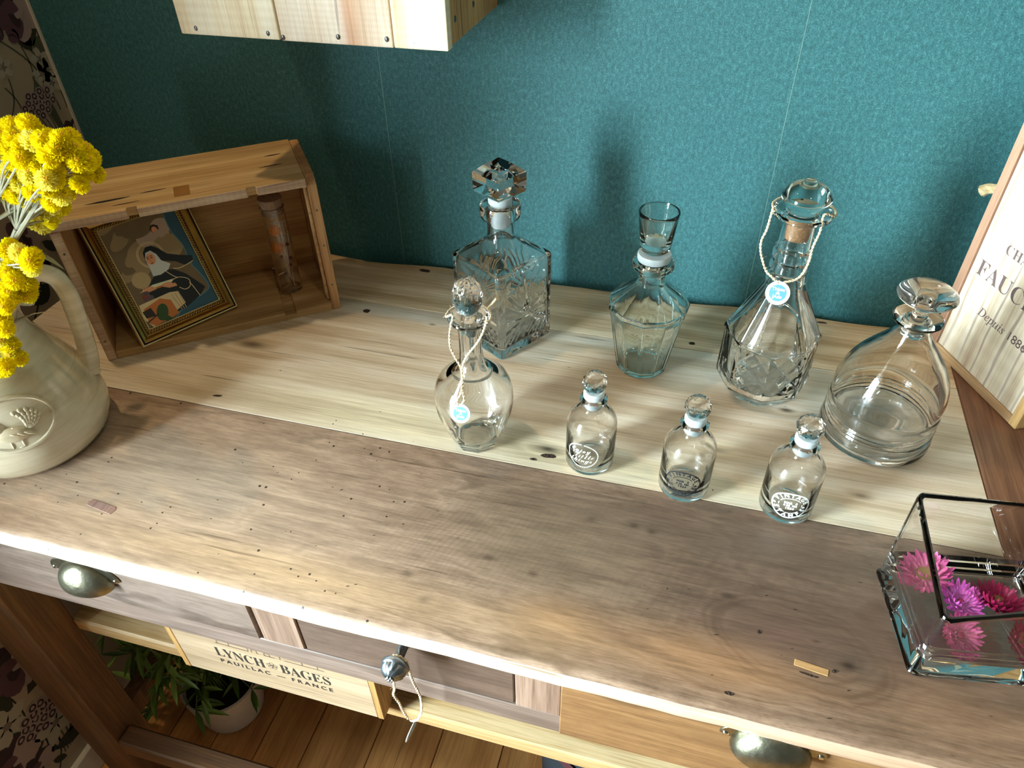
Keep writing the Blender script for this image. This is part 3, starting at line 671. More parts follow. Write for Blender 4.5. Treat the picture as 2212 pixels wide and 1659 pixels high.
for (x0, y0, x1, y1) in ((ins, ins, FW-ins, ins), (FW-ins, ins, FW-ins, FH-ins), (FW-ins, FH-ins, ins, FH-ins), (ins, FH-ins, ins, ins)):
    dx, dy = x1-x0, y1-y0; ln = math.hypot(dx, dy); nb = int(ln/.0034); ang = math.atan2(dy, dx)
    for k in range(nb):
        q = (k+.5)/nb; b.ico((0, 0, 0), 1, 1, M=Mf @ tr(x0+dx*q, y0+dy*q, .0048) @ rotm(ang+.75) @ Matrix.Diagonal((.0030, .0014, .0022, 1)))
b.build('rope_bead', M_GOLDL, fr)
# the print: a veiled woman reading, built up in flat colour areas
names = [x if x in ('1c2426', '39302a') else ''.join('%02x' % min(255, int(int(x[i:i+2], 16)*1.25)) for i in (0, 2, 4)) for x in ['6b5a40', '8c7a58', 'a8946c', '2e5260', '1c2426', 'b9bdb8', 'c98f66', 'c9b48a', 'b06a34', '2f4a26', '5a4650', '39302a', 'd8cda8', '7a3a2c', 'a4907c', '4f7f8c']]
pmats = [plain('print_tone', c, .55) for c in names]
b = MB(); PW, PH = FW-2*.0182, FH-2*.0182; lay = [0]
def P2(pts, mi):
    lay[0] += 1
    b.add([(.0182+x*PW, .0182+y*PH, .0028+lay[0]*.000012) for x, y in pts], [tuple(range(len(pts)))], mi, False, Mf)
def E2(cx_, cy_, rx, ry, mi, a=0, n=22):
    P2([(cx_+rx*math.cos(q)*math.cos(a)-ry*math.sin(q)*math.sin(a)*PH/PW, cy_+(rx*math.cos(q)*math.sin(a))*PW/PH+ry*math.sin(q)*math.cos(a)) for q in [2*PI*k/n for k in range(n)]], mi)
def S2(pts, wd, mi):
    pts = [Vector(p) for p in smooth_path([(x*PW, y*PH, 0) for x, y in pts], 5)]
    Lp, Rp = [], []
    for i, p in enumerate(pts):
        d = (pts[min(i+1, len(pts)-1)]-pts[max(i-1, 0)]).normalized(); nn = Vector((-d.y, d.x, 0))*wd/2
        Lp.append(p+nn); Rp.append(p-nn)
    lay[0] += 1; z = .0028+lay[0]*.000012; n = len(pts)
    b.add([(.0182+p.x, .0182+p.y, z) for p in Lp+Rp], [(n+k, n+k+1, k+1, k) for k in range(n-1)], mi, False, Mf)
P2([(0, 0), (1, 0), (1, 1), (0, 1)], 0)
for k in range(9): E2(.12+.07*(k % 4), .55+.06*k, .16, .06, (1, 0, 1)[k % 3], .5)
for c in ((.60, .80, .22, .12, 14), (.72, .66, .2, .12, 1), (.45, .9, .2, .08, 0), (.30, .62, .12, .14, 1), (.75, .86, .13, .08, 14), (.20, .45, .12, .08, 2)): E2(*c)
P2([(.86, 1), (.84, .80), (.90, .62), (.88, .45), (.93, .30), (.97, .16), (.88, .12), (.55, .07), (.38, 0), (1, 0), (1, 1)], 3)
S2([(.86, 1), (.84, .80), (.90, .62), (.88, .45), (.94, .30), (.97, .17), (.88, .12), (.55, .07), (.38, 0)], .0012, 15)
E2(.66, .855, .055, .045, 11, .2); E2(.655, .845, .038, .034, 6); E2(.70, .80, .07, .04, 14, -.4); S2([(.60, .86), (.66, .89), (.72, .87)], .0012, 11)
for r_ in (.155, .172): S2([(.46+r_*math.cos(q), .640+r_*PW/PH*math.sin(q)) for q in [2*PI*k/20 for k in range(21)]], .0007, 7)
P2([(.29, .40), (.40, .46), (.52, .47), (.64, .44), (.76, .36), (.92, .17), (.80, .11), (.55, .05), (.42, .05), (.38, .20), (.22, .26), (.20, .34)], 4)   # habit
P2([(.36, .60), (.38, .68), (.44, .725), (.52, .72), (.58, .68), (.66, .60), (.80, .545), (.95, .50), (.93, .44), (.80, .44), (.72, .50), (.60, .54), (.52, .55), (.46, .50), (.38, .52)], 4)                        # veil
S2([(.64, .45), (.72, .43), (.86, .44), (.93, .45)], .0010, 7); S2([(.52, .47), (.60, .38), (.70, .31), (.76, .25), (.80, .11)], .0009, 7)
P2([(.37, .52), (.37, .62), (.41, .675), (.48, .68), (.53, .63), (.55, .56), (.64, .50), (.58, .455), (.46, .435), (.36, .445)], 5)                     # wimple
E2(.437, .605, .060, .056, 6, -.2); E2(.425, .575, .038, .025, 6)
for x in (.405, .455): E2(x, .615, .012, .0055, 11); S2([(x-.02, .628), (x, .633), (x+.018, .628)], .0006, 11)
S2([(.428, .612), (.420, .588), (.430, .585)], .0006, 8); S2([(.412, .567), (.428, .563), (.445, .568)], .0010, 13)
P2([(.10, .345), (.55, .335), (.60, .355), (.30, .375)], 12); P2([(.20, .33), (.50, .318), (.55, .335), (.20, .345)], 8)                                # open book
for k in range(4): S2([(.16+.03*k, .365), (.20+.03*k, .345), (.24+.025*k, .325)], .0026, 6)
P2([(.40, .325), (.48, .29), (.58, .28), (.60, .31), (.52, .325), (.44, .335)], 6)
for k in range(3): S2([(.42+.03*k, .345), (.47+.03*k, .325), (.52, .305)], .0018, 6)
P2([(.56, .35), (.66, .35), (.76, .30), (.74, .235), (.66, .22), (.60, .26)], 4); S2([(.56, .35), (.66, .35), (.76, .30), (.74, .235), (.66, .22), (.60, .26)], .0009, 7)
for k in range(7): E2(.13+.03*(k % 4), .27+.025*(k % 3), .025, .018, (10, 13, 10)[k % 3])
P2([(.02, .24), (.45, .25), (.56, .23), (.58, .10), (.30, .03), (.06, .0), (0, .1)], 7)                                                               # cloth covered table
P2([(.05, .19), (.30, .23), (.42, .18), (.44, .03), (.10, .0), (.03, .05)], 8); P2([(.02, .17), (.14, .18), (.16, .09), (.03, .10)], 11)
E2(.25, .10, .075, .085, 9, -.5); P2([(.20, .04), (.26, .0), (.34, .0), (.29, .06)], 9); S2([(.02, .06), (.20, .10)], .0016, 11)
for k in range(3): S2([(.46+.05*k, .22), (.48+.04*k, .13), (.50+.03*k, .05)], .0010, 2)
b.build('picture_print', pmats, fr)

# ------------------------------------------------------------------ corked vial with dried flowers
vp = Vector((-.5486, -.1357, ZT+t+.0004)); R_ = .0155
vi = thing('corked_vial', 'slim corked glass vial of dried flowers standing in the open crate', 'vial', vp)
MB().lathe([(0, .0018), (R_-.003, .0012), (R_-.0015, .0004), (R_-.0004, .0012), (R_, .003), (R_, .124), (R_+.0004, .1265), (R_-.0002, .1275), (R_-.0011, .1265), (R_-.0012, .124), (R_-.0012, .004), (R_-.003, .0025), (0, .0032)], 40).build('tube', M_GLASST, vi)
MB().lathe([(0, .117), (R_-.0018, .117), (R_-.0012, .128), (R_+.0006, .138), (R_, .1395), (0, .1395)], 28).build('cork', M_CORKD, vi)
def ball_flower(nm, label, loc, r, tip, grp=None):
    o = thing(nm, label, 'dried flower', loc, 0, grp)
    b = MB()
    b.ico((0, 0, 0), r*.72, 2)
    for k in range(130):
        a, z = k*2.39996, 1-2*(k+.5)/130; d = Vector((math.sqrt(1-z*z)*math.cos(a), math.sqrt(1-z*z)*math.sin(a), z))
        Mx = aim(d*r*.60, d+Vector((0, 0, .2))); b.add([(-r*.13, 0, 0), (r*.13, 0, 0), (0, r*.08, 0), (0, 0, r*.48)], [(0, 1, 3), (1, 2, 3), (2, 0, 3)], 0, False, Mx)
    b.build('flower_head', M_ORG, o)
    MB().tube(smooth_path([(0, 0, -r*.7), (tip[0]*.4, tip[1]*.4, tip[2]*.5), tip], 5), .0005, 5).build('stem', M_STEMT, o)
ball_flower('orange_flower', 'upper orange dried bobble flower in the vial', vp+Vector((.000, -.004, .094)), .0084, (.006, .004, -.085))
ball_flower('orange_flower', 'lower orange dried bobble flower in the vial', vp+Vector((-.003, -.004, .068)), .0094, (.010, .004, -.060))
o = thing('berry_sprig', 'sprig of dark red dried berries in the glass vial', 'dried berries', vp+Vector((.002, .002, .004)))
b = MB()
for q in ((.008, -.002, .068), (.009, -.003, .048), (-.003, -.006, .050), (.007, -.004, .037), (-.003, -.005, .023)):
    b.tube(smooth_path([(0, 0, .001), (q[0]*.4, q[1]*.4, q[2]*.5), q], 5), .0004, 5)
    o2 = MB().ico(q, .0026, 2).build('berry', M_BERRY, o)
b.build('stem', M_BERRY, o)
o = thing('filler_sprig', 'white wispy filler grass in the corked vial', 'dried grass', vp+Vector((.004, .003, .004)))
b = MB()
for k in range(46):
    q = Vector((random.gauss(.001, .0045), random.gauss(0, .0035), random.uniform(.058, .108)))
    b.tube([q*.9+Vector((0, 0, -.004)), q], .00022, 3); b.ico(q, .0008, 1)
for k in range(5): b.tube(smooth_path([(0, 0, 0), (.001*k-.002, .001, .05), (random.gauss(.001, .003), random.gauss(0, .003), .10)], 4), .0003, 4)
b.build('spray', M_TUFT, o)

# ------------------------------------------------------------------ earthenware jug
JC = Vector((-.692, -.468, ZT))
jg = thing('earthenware_jug', 'cream glazed jug with a rooster medallion and loop handle', 'jug', JC)
jp = [(0, .003), (.058, .002), (.064, .0), (.070, .003), (.078, .012), (.0830, .025), (.0843, .036), (.0825, .052), (.079, .066), (.072, .086), (.063, .104), (.054, .120), (.0465, .135), (.0432, .148), (.0435, .158), (.047, .168), (.0525, .177), (.0545, .181), (.0535, .1835), (.050, .182), (.0445, .172), (.040, .160), (.0395, .148), (.043, .135), (.05, .120), (.068, .086), (.078, .05), (.078, .03), (.06, .008), (0, .007)]
SPA = math.radians(45+180)
def jrf(a, r, z, i):
    d = math.cos(a-SPA)
    return r+(.012*max(0, d)**8*max(0, min(1, (z-.145)/.035)) if 12 < i < 23 else 0)
MB().lathe(jp, 72, rf=jrf).build('body', M_JUG, jg)
ha = math.radians(43); hx, hy = math.cos(ha), math.sin(ha)
hp = smooth_path([(r*hx, r*hy, z) for r, z in ((.047, .168), (.058, .185), (.073, .193), (.086, .184), (.090, .162), (.088, .132), (.085, .104), (.081, .082), (.074, .066))], 8)
nh = len(hp); MB().tube(hp, [.0095+.004*(abs(2*i/(nh-1)-1)**6) for i in range(nh)], 14, flat=.72).build('handle', M_JUG, jg)
ma = math.radians(-44); d = Vector((math.cos(ma), math.sin(ma), .33)).normalized()
pm_ = Vector((.0735*math.cos(ma), .0735*math.sin(ma), .076))
right = Vector((-math.sin(ma), math.cos(ma), 0)); upm = d.cross(right)
Mm = Matrix((right, upm, d)).transposed().to_4x4(); Mm.translation = pm_
def bend(x, y):                                    # height of the body surface below the medallion plane
    return -(x*x)/(2*.073)-(y*y)*1.2
b = MB()
ring_ = [(.036*math.cos(q), .0285*math.sin(q)) for q in [2*PI*k/48 for k in range(49)]]
b.tube([(x, y, bend(x, y)+.002) for x, y in ring_], .0024, 8, M=Mm, caps=False)
def relief(pts, rs): b.tube([(x, y, bend(x, y)+.002) for x, y in smooth_path([(x, y, 0) for x, y in pts], 5) for x, y in [(x, y)]], rs, 10, M=Mm, flat=.8) if 0 else None
def bl(x, y, rx, ry, h, a=0): b.ico((0, 0, 0), 1, 2, M=Mm @ tr(x, y, bend(x, y)+.001) @ rotm(a) @ Matrix.Diagonal((rx, ry, h, 1)))
bl(-.004, -.010, .017, .009, .006, -.12); bl(-.015, -.001, .008, .011, .0055, .5); bl(-.021, .009, .0055, .0062, .005); bl(-.0275, .008, .003, .0016, .003, .2)
for k in range(3): bl(-.0235+.003*k, .0155, .0017, .0026, .003, .3)
bl(-.0235, .0025, .002, .0035, .003)
for k in range(6):
    a = 1.35-.28*k; L_ = .021-.0012*k; p0 = (.010, -.008)
    for s_ in range(5):
        q = (s_+1)/5; bl(p0[0]+L_*q*math.cos(a+.5*q), p0[1]+L_*q*math.sin(a+.7*q), .0052*(1.1-.5*q), .0024, .0035, a+.9*q)
for s_ in (-.009, .001): bl(s_, -.0205, .0014, .0055, .002); bl(s_-.002, -.0255, .004, .0012, .0016)
for k in range(3): bl(-.002+.006*k, -.010-.001*k, .0075, .0022, .0075, -.5)
b.build('rooster_relief', M_JUG, jg)

# ------------------------------------------------------------------ yellow everlastings in the jug
HEADS = [
[(-581, -420, 1228), (-605, -404, 1219), (-547, -434, 1238), (-565, -418, 1229), (-596, -422, 1217), (-626, -406, 1204), (-575, -430, 1221), (-602, -414, 1206), (-586, -429, 1209), (-600, -413, 1202), (-546, -430, 1228), (-571, -414, 1218), (-536, -447, 1229), (-554, -431, 1216), (-551, -438, 1217), (-564, -422, 1210), (-546, -451, 1224), (-557, -435, 1221), (-619, -413, 1194), (-645, -397, 1179), (-544, -457, 1218), (-571, -441, 1207), (-573, -421, 1223), (-592, -405, 1217)] ,
[(-525, -440, 1229), (-545, -424, 1218), (-509, -444, 1233), (-523, -428, 1224), (-518, -427, 1226), (-511, -451, 1225), (-505, -442, 1224), (-526, -426, 1215), (-520, -435, 1214), (-522, -415, 1210), (-524, -409, 1201), (-502, -443, 1214), (-502, -435, 1210), (-525, -421, 1191), (-532, -405, 1188), (-529, -405, 1184), (-514, -440, 1191), (-520, -452, 1208), (-523, -448, 1232), (-535, -432, 1227), (-532, -440, 1221)] ,
[(-601, -430, 1196), (-625, -414, 1180), (-536, -451, 1212), (-559, -435, 1204), (-564, -440, 1202), (-586, -424, 1198), (-528, -444, 1210), (-553, -428, 1196), (-533, -452, 1206), (-550, -436, 1197), (-517, -455, 1221), (-529, -439, 1213), (-586, -439, 1195), (-601, -423, 1190), (-581, -439, 1194), (-593, -423, 1185), (-552, -449, 1199), (-579, -433, 1190), (-579, -439, 1184), (-608, -423, 1172), (-612, -427, 1174), (-641, -411, 1162), (-553, -446, 1193), (-568, -430, 1186), (-520, -463, 1205), (-533, -447, 1202), (-520, -457, 1202), (-539, -441, 1187), (-537, -452, 1191), (-557, -436, 1180), (-538, -448, 1186), (-558, -432, 1179), (-561, -446, 1182), (-577, -430, 1175), (-535, -442, 1186), (-546, -426, 1184), (-535, -444, 1180), (-548, -428, 1174), (-582, -440, 1170), (-595, -424, 1165), (-588, -441, 1174), (-610, -425, 1162), (-571, -432, 1168), (-592, -416, 1160), (-549, -443, 1173), (-571, -427, 1158), (-570, -418, 1154), (-593, -402, 1142), (-577, -440, 1165), (-595, -424, 1158), (-595, -416, 1143), (-612, -400, 1138), (-596, -416, 1135), (-607, -400, 1130), (-633, -398, 1118), (-648, -382, 1105), (-626, -422, 1161), (-646, -406, 1156), (-537, -443, 1215), (-548, -427, 1208)] ,
[(-598, -462, 1132), (-590, -462, 1123), (-576, -462, 1126), (-604, -462, 1114), (-617, -462, 1107), (-583, -462, 1115), (-607, -462, 1101), (-599, -462, 1092), (-623, -462, 1080), (-606, -462, 1081), (-637, -462, 1069), (-586, -462, 1121), (-593, -471, 1134), (-575, -474, 1136), (-559, -477, 1137), (-599, -464, 1114), (-602, -472, 1110), (-563, -479, 1126), (-589, -481, 1110), (-598, -466, 1097), (-607, -476, 1096), (-603, -468, 1086), (-605, -479, 1088), (-556, -482, 1135)] ,
[(-590, -499, 1094), (-609, -494, 1074), (-594, -507, 1074), (-627, -494, 1048), (-612, -493, 1080)] ,
[(-622, -492, 1039), (-623, -494, 1032), (-617, -494, 1026), (-617, -510, 1029), (-641, -497, 1010)] ,
]
def head_mesh(nm, m1, seed):
    rnd = random.Random(seed); b = MB(); b.ico((0, 0, 0), .0042, 1)
    for k in range(190):
        z = 1-1.75*(k+.5)/190; a = k*2.39996+rnd.uniform(-.2, .2); s_ = math.sqrt(max(0, 1-z*z)); d = Vector((s_*math.cos(a), s_*math.sin(a), z))
        tip = (d+Vector((0, 0, .55*(1-z)))).normalized(); ln = .0030+.0012*(1-z)*.5+rnd.uniform(-.0003, .0004)
        Mx = aim(d*.0036, tip, rnd.random()*6); w_ = .00085
        b.add([(-w_, 0, 0), (w_, 0, 0), (w_*.8, .0002, ln*.7), (0, 0, ln), (-w_*.8, .0002, ln*.7)], [(0, 1, 2, 3, 4)], 0, False, Mx)
    b.lathe([(.0016, .0052), (.0010, .0058), (0, .0056)], 8, mi=1)
    return b.mesh(nm, [m1, M_YELD])
hm = [head_mesh('flower_head', M_YEL, s) for s in (1, 2, 3)]+[head_mesh('flower_head', M_YEL2, 4)]
LAB = ['tallest spray of yellow button flowers, at the top of the bouquet', 'yellow button flower spray reaching out over the wooden crate',
       'broad middle spray of yellow button flowers with grey leaves', 'yellow button flower spray drooping in front of the jug handle',
       'yellow button flower spray hanging over the mouth rim of the jug', 'lowest yellow button flower spray, hanging by the rooster medallion']
for gi, hs in enumerate(HEADS):
    hs = [Vector(h)/1000 for h in hs]
    cen = sum(hs, Vector())/len(hs); mouth = JC+Vector((.018*math.cos(gi*2.1), .018*math.sin(gi*2.1), .150))
    o = thing('yellow_flower_spray', LAB[gi], 'flowers', mouth, 0, 'yellow everlasting sprays in the jug')
    low = gi >= 3
    rim = JC+Vector((.034*math.cos(-.6+.5*gi), .034*math.sin(-.6+.5*gi), .196))
    fork = cen+(rim-cen).normalized()*(.055 if not low else .030)
    b = MB(); path = smooth_path([Vector((0, 0, -.09)), Vector((0, 0, -.02)), (rim-mouth)*.9+Vector((0, 0, -.004)), (fork-mouth)+Vector((0, 0, .012 if low else 0))], 7)
    b.tube(path, .0022, 7)
    for i, h in enumerate(hs):
        mid = fork.lerp(h, .55)+Vector((random.uniform(-.006, .006), random.uniform(-.006, .006), .004))
        b.tube(smooth_path([path[-1], mid-mouth, h-mouth], 5), .0009, 5)
    b.build('stem', M_STEM, o)
    for i, h in enumerate(hs):
        d = (h-fork).normalized()*.6+(CAMP-h).normalized()*.35+Vector((random.uniform(-.4, .4), random.uniform(-.4, .4), random.uniform(-.1, .5)))
        q = d.to_track_quat('Z', 'Y').to_euler(); s_ = random.uniform(1.25, 1.45)
        link('flower_head', hm[3 if (gi == 2 and i % 3 == 0) or random.random() < .12 else i % 3], o, loc=h-mouth, rot=q, sc=(s_, s_, s_))
    if gi in (0, 2):
        lp = MB().add([(0, 0, 0), (.0035, .012, .001), (.004, .03, .002), (.0025, .05, -.002), (0, .065, -.008), (-.0025, .05, -.002), (-.004, .03, .002), (-.0035, .012, .001)], [(0, 1, 2, 3, 4, 5, 6, 7)], 0, True).mesh('leaf', M_STEM)
        for k in range(6):
            p = path[min(len(path)-1, 9+2*k)]; link('leaf', lp, o, loc=p, rot=(random.uniform(-.2, 1.0), random.uniform(-.4, .4), random.uniform(-2.6, .4)))
# ------------------------------------------------------------------ glass: small stoppered bottles
def wrap_print(parent, items, R, z0, az, mat, name='printed_label'):
    """items: flat (x, y) shapes, laid on a cylinder of radius R at height z0 facing azimuth az"""
    b = MB()
    for vs_, fs in items:
        b.add([((R+.00025)*math.cos(az+v[0]/R), (R+.00025)*math.sin(az+v[0]/R), z0+v[1]) for v in vs_], fs)
    return b.build(name, mat, parent)
def band(pts, wd, closed=True):
    n = len(pts); A, B_ = [], []
    for i, p in enumerate(pts):
        q, r = pts[(i-1) % n], pts[(i+1) % n]; t = Vector((r[0]-q[0], r[1]-q[1])).normalized(); w_ = wd[i] if isinstance(wd, list) else wd
        A.append((p[0]-t.y*w_/2, p[1]+t.x*w_/2)); B_.append((p[0]+t.y*w_/2, p[1]-t.x*w_/2))
    return A+B_, [(i, (i+1) % n, n+(i+1) % n, n+i) for i in range(n if closed else n-1)]
def place(shape, x, y, a=0, sx=1):
    ca, sa = math.cos(a), math.sin(a)
    return [(x+v[0]*sx*ca-v[1]*sa, y+v[0]*sx*sa+v[1]*ca) for v in shape[0]], shape[1]
def stamp_label():
    it = []
    r1, r2 = .0165, .0100
    c1 = [(r1*math.cos(q)*1.06, r1*math.sin(q)) for q in [2*PI*k/64 for k in range(64)]]
    it.append(band(c1, .0014))
    for a0, a1 in ((.62, 2.75), (2.95, 3.30), (3.45, 3.75), (3.9, 4.35), (4.45, 5.6), (5.75, 6.05), (6.2, 6.55)):
        n = max(3, int((a1-a0)*12)); it.append(band([(r2*1.08*math.cos(a0+(a1-a0)*k/n), r2*math.sin(a0+(a1-a0)*k/n)) for k in range(n+1)], .0008, False))
    word = 'VINTAGE'
    for k, ch in enumerate(word):
        a = math.radians(158-136*k/(len(word)-1)); it.append(place(text2d(ch, .0062, .00022), .01165*1.06*math.cos(a), .01165*math.sin(a), a-PI/2))
    word = 'STAMPS'
    for k, ch in enumerate(word):
        a = math.radians(205+130*k/(len(word)-1)); it.append(place(text2d(ch, .0060, .00022), .0150*1.05*math.cos(a), .0150*math.sin(a), a+PI/2))
    for a in (183, -3): it.append(place(text2d('8', .0034, .0003), .0132*1.06*math.cos(math.radians(a)), .0132*math.sin(math.radians(a))-.001, PI/2))
    it.append(place(text2d('MAR   5', .0036, .0002), 0, .0026)); it.append(place(text2d('6 00  PM', .0034, .0002), 0, -.0008)); it.append(place(text2d('1924', .0038, .0002, 1.1), 0, -.0045))
    return it
def enjoy_label():
    it = []; rnd = random.Random(5)
    for k in range(46):
        a = 2*PI*k/46+.04
        if k == 11: continue
        p = (.0158*1.05*math.cos(a), .0155*math.sin(a))
        it.append(place(([(-.0009, -.0006), (0, -.0009), (.0009, -.0002), (.0008, .0006), (0, .0002), (-.0007, .0006)], [(0, 1, 2, 3, 4, 5)]), p[0], p[1], a+PI/2))
    for s, x, y, sz in (('Enjoy', -.0015, .0052, .0088), ('the', -.0062, .0015, .0062), ('little', .0028, -.0030, .0084), ('things', -.0005, -.0085, .0084)):
        it.append(place(text2d(SCRIPT(s), sz, -.00007), x, y, .02))
    return it
SBODY = [(0, .0030), (.018, .0022), (.0215, .0004), (.0235, .0006), (.0253, .0022), (.0259, .005), (.0260, .012), (.0260, .056), (.0256, .0605), (.0240, .0650), (.0210, .0690), (.0165, .0723), (.0125, .0745), (.0106, .0765), (.0101, .0790), (.0101, .0835), (.0112, .0848), (.0136, .0860), (.0141, .0875), (.0139, .0892), (.0128, .0902), (.0098, .0905), (.0088, .0895), (.0086, .0770), (.0100, .0745), (.0140, .0718), (.0190, .0680), (.0225, .0635), (.0240, .0590), (.0243, .054), (.0243, .008), (.0230, .0055), (.018, .0048), (0, .0055)]
small_me = MB().lathe(SBODY, 56).mesh('bottle', M_GLASST)
sseal = MB().lathe([(0, .0772), (.0060, .0772), (.0079, .0782), (.0084, .0900), (.0104, .0915), (.0106, .0965), (.0088, .0985), (0, .0985)], 32).mesh('seal', M_SEAL)
def fball():
    b = MB(); rows = []
    prof = [(.0062, .0990), (.0088, .1008), (.0118, .1048), (.0131, .1098), (.0118, .1148), (.0080, .1190), (.0035, .1208)]
    vs_, fs = [(0, 0, .0988)], []; n = 10
    for i, (r, z) in enumerate(prof):
        for k in range(n): a = 2*PI*(k+(.5 if i % 2 else 0))/n; vs_.append((r*math.cos(a), r*math.sin(a), z))
    vs_.append((0, 0, .1212)); N_ = len(prof)
    for k in range(n): fs.append((0, 1+(k+1) % n, 1+k)); fs.append((len(vs_)-1, 1+(N_-1)*n+k, 1+(N_-1)*n+(k+1) % n))
    for i in range(N_-1):
        for k in range(n):
            a, a2, c, c2 = 1+i*n+k, 1+i*n+(k+1) % n, 1+(i+1)*n+k, 1+(i+1)*n+(k+1) % n
            if i % 2 == 0: fs += [(a, a2, c), (a2, c2, c)]
            else: fs += [(a, c2, c), (a, a2, c2)]
    return b.add(vs_, fs).mesh('faceted_ball', glass('acrylic', (.99, .995, 1), 0, 1.46))
sball = fball()
E_, V_ = enjoy_label(), stamp_label()
for px, py, items, mat, az, lab, z0 in ((1273, 993, E_, M_INKW, -100, 'small stoppered glass bottle with white script label in a dotted ring', .0300),
        (1475, 1048, V_, M_INKK, -94, 'small stoppered glass bottle with round black stamp print', .0285),
        (1694, 1093, V_, M_INKW, -92, 'small stoppered glass bottle with round white stamp print', .0290)):
    c = T(px, py)
    o = thing('stoppered_bottle', lab, 'bottle', (c.x, c.y, ZT+.0002), 0, 'small stoppered bottles along the front plank')
    link('bottle', small_me, o)
    st = link('stopper', sball, o); link('seal', sseal, st)
    wrap_print(o, items, .0260, z0, math.radians(az), mat)

# ------------------------------------------------------------------ square whisky decanter with star cut sides
a, c = T(1085, 782), T(1192, 718); e = (c-a).normalized(); sd = .0885
q = Vector((-e.y, e.x, 0)); cen = a+e*sd/2+q*sd/2
sq = thing('square_decanter', 'square cut glass decanter with star patterned sides and blocky pointed stopper', 'decanter', (cen.x, cen.y, ZT+.0002), math.atan2(e.y, e.x))
def sqring(h, rc, z, blend, N_=168, disp=None):
    """rounded square ring of half side h blended to a circle of radius h"""
    out = []
    for k in range(N_):
        s = k/N_*4; side = int(s); f = s-side
        u = 2*f-1
        x, y = h, u*h
        if abs(u)*h > h-rc:
            w_ = (abs(u)*h-(h-rc))/rc; ang = w_*PI/4; y = math.copysign(h-rc+rc*math.sin(ang)*1.0, u); x = h-rc+rc*math.cos(ang)
        dd = disp(u, side) if disp else 0
        x -= dd
        th = math.atan2(y, x); cx_, cy_ = h*math.cos(th), h*math.sin(th)
        x, y = x*(1-blend)+cx_*blend, y*(1-blend)+cy_*blend
        ra = side*PI/2; out.append((x*math.cos(ra)-y*math.sin(ra), x*math.sin(ra)+y*math.cos(ra), z))
    return out
def tri(x): return abs((x % 1.0)*2-1)
def cut(u, v):
    if abs(u) > .86 or v < .05 or v > .95: return 0
    D = .0016; y = v-.40
    r = math.hypot(u*.5, y); th = math.atan2(u*.5, y)
    if y > -abs(u)*.30 and r > .03 and abs(th) < 1.9:
        lim = .54-.10*abs(math.sin(th*3.5)); return D*(1-tri(th*9/PI+.5))**1.0*min(1, r*6) if r < lim else 0
    if v < .40-abs(u)*.15 and abs(u) > (.40-v)*1.1+.05: return D*.8*max(1-tri(5*(u+2.0*v)), 1-tri(5*(u-2.0*v)))
    k = abs(abs(u)-((.40-v)*1.1+.0))
    if v < .40 and k < .22: return D*.6*(1-tri(k*14))
    return 0
b = MB(); rings = []; hs = sd/2; NR = 54
rings.append(sqring(hs-.004, .006, 0.0, 0)); rings.append(sqring(hs-.001, .006, .0006, 0)); rings.append(sqring(hs, .005, .003, 0))
for i in range(NR+1):
    z = .004+(.1185-.004)*i/NR; rings.append(sqring(hs, .005, z, 0, disp=lambda u, s_, v=(z/.122): cut(u, v)))
for h, z, bl_ in ((hs-.0004, .1205, 0), (hs-.002, .1225, .02), (hs-.007, .1265, .06), (hs-.014, .1310, .2), (hs-.020, .1350, .5), (.0205, .1395, 1), (.0172, .1435, 1), (.0165, .149, 1), (.0165, .1675, 1), (.0185, .1690, 1), (.0232, .1705, 1), (.0242, .1735, 1), (.0242, .1835, 1), (.0232, .1862, 1), (.0205, .1870, 1), (.0150, .1865, 1), (.0132, .184, 1), (.0130, .150, 1), (.0150, .143, 1), (.024, .132, .6), (.034, .1225, .15), (.0385, .118, 0), (.0400, .110, 0), (.0400, .016, 0), (.0385, .0125, 0), (.032, .0105, 0)):
    rings.append(sqring(h, .006, z, bl_))
N_ = 168; vs_ = [p for r in rings for p in r]; fs = [(i*N_+k, i*N_+(k+1) % N_, (i+1)*N_+(k+1) % N_, (i+1)*N_+k) for i in range(len(rings)-1) for k in range(N_)]
fs.append(tuple(range(N_))[::-1]); fs.append(tuple((len(rings)-1)*N_+k for k in range(N_)))
b.add(vs_, fs, 0, True).build('bottle', M_GLASS, sq)
MB().lathe([(0, .158), (.0105, .158), (.0118, .160), (.0122, .1855), (.0140, .188), (.0140, .1945), (.0120, .196), (0, .196)], 36).build('stopper_seal', M_SEAL, sq)
b = MB(); R4 = [(.0085, .1962), (.0110, .1980), (.0205, .2008), (.0218, .2030), (.0218, .2245), (.0208, .2256), (.0100, .2350), (.0, .2415)]
vs_, fs = [], []
def sqr(h, z, m=3):
    out = []
    for s_ in range(4):
        for k in range(2*m):
            u = -1+k/m; x, y = h, u*h; ra = s_*PI/2; out.append((x*math.cos(ra)-y*math.sin(ra), x*math.sin(ra)+y*math.cos(ra), z))
    return out
rows = [sqr(h, z) for h, z in R4[:-1]]; n = len(rows[0])
for r in rows: vs_ += r
for i in range(len(rows)-1): fs += [(i*n+k, i*n+(k+1) % n, (i+1)*n+(k+1) % n, (i+1)*n+k) for k in range(n)]
vs_.append((0, 0, R4[-1][1])); fs += [((len(rows)-1)*n+k, (len(rows)-1)*n+(k+1) % n, len(vs_)-1) for k in range(n)]; fs.append(tuple(range(n))[::-1])
b.add(vs_, fs).build('stopper', M_GLASS, sq)

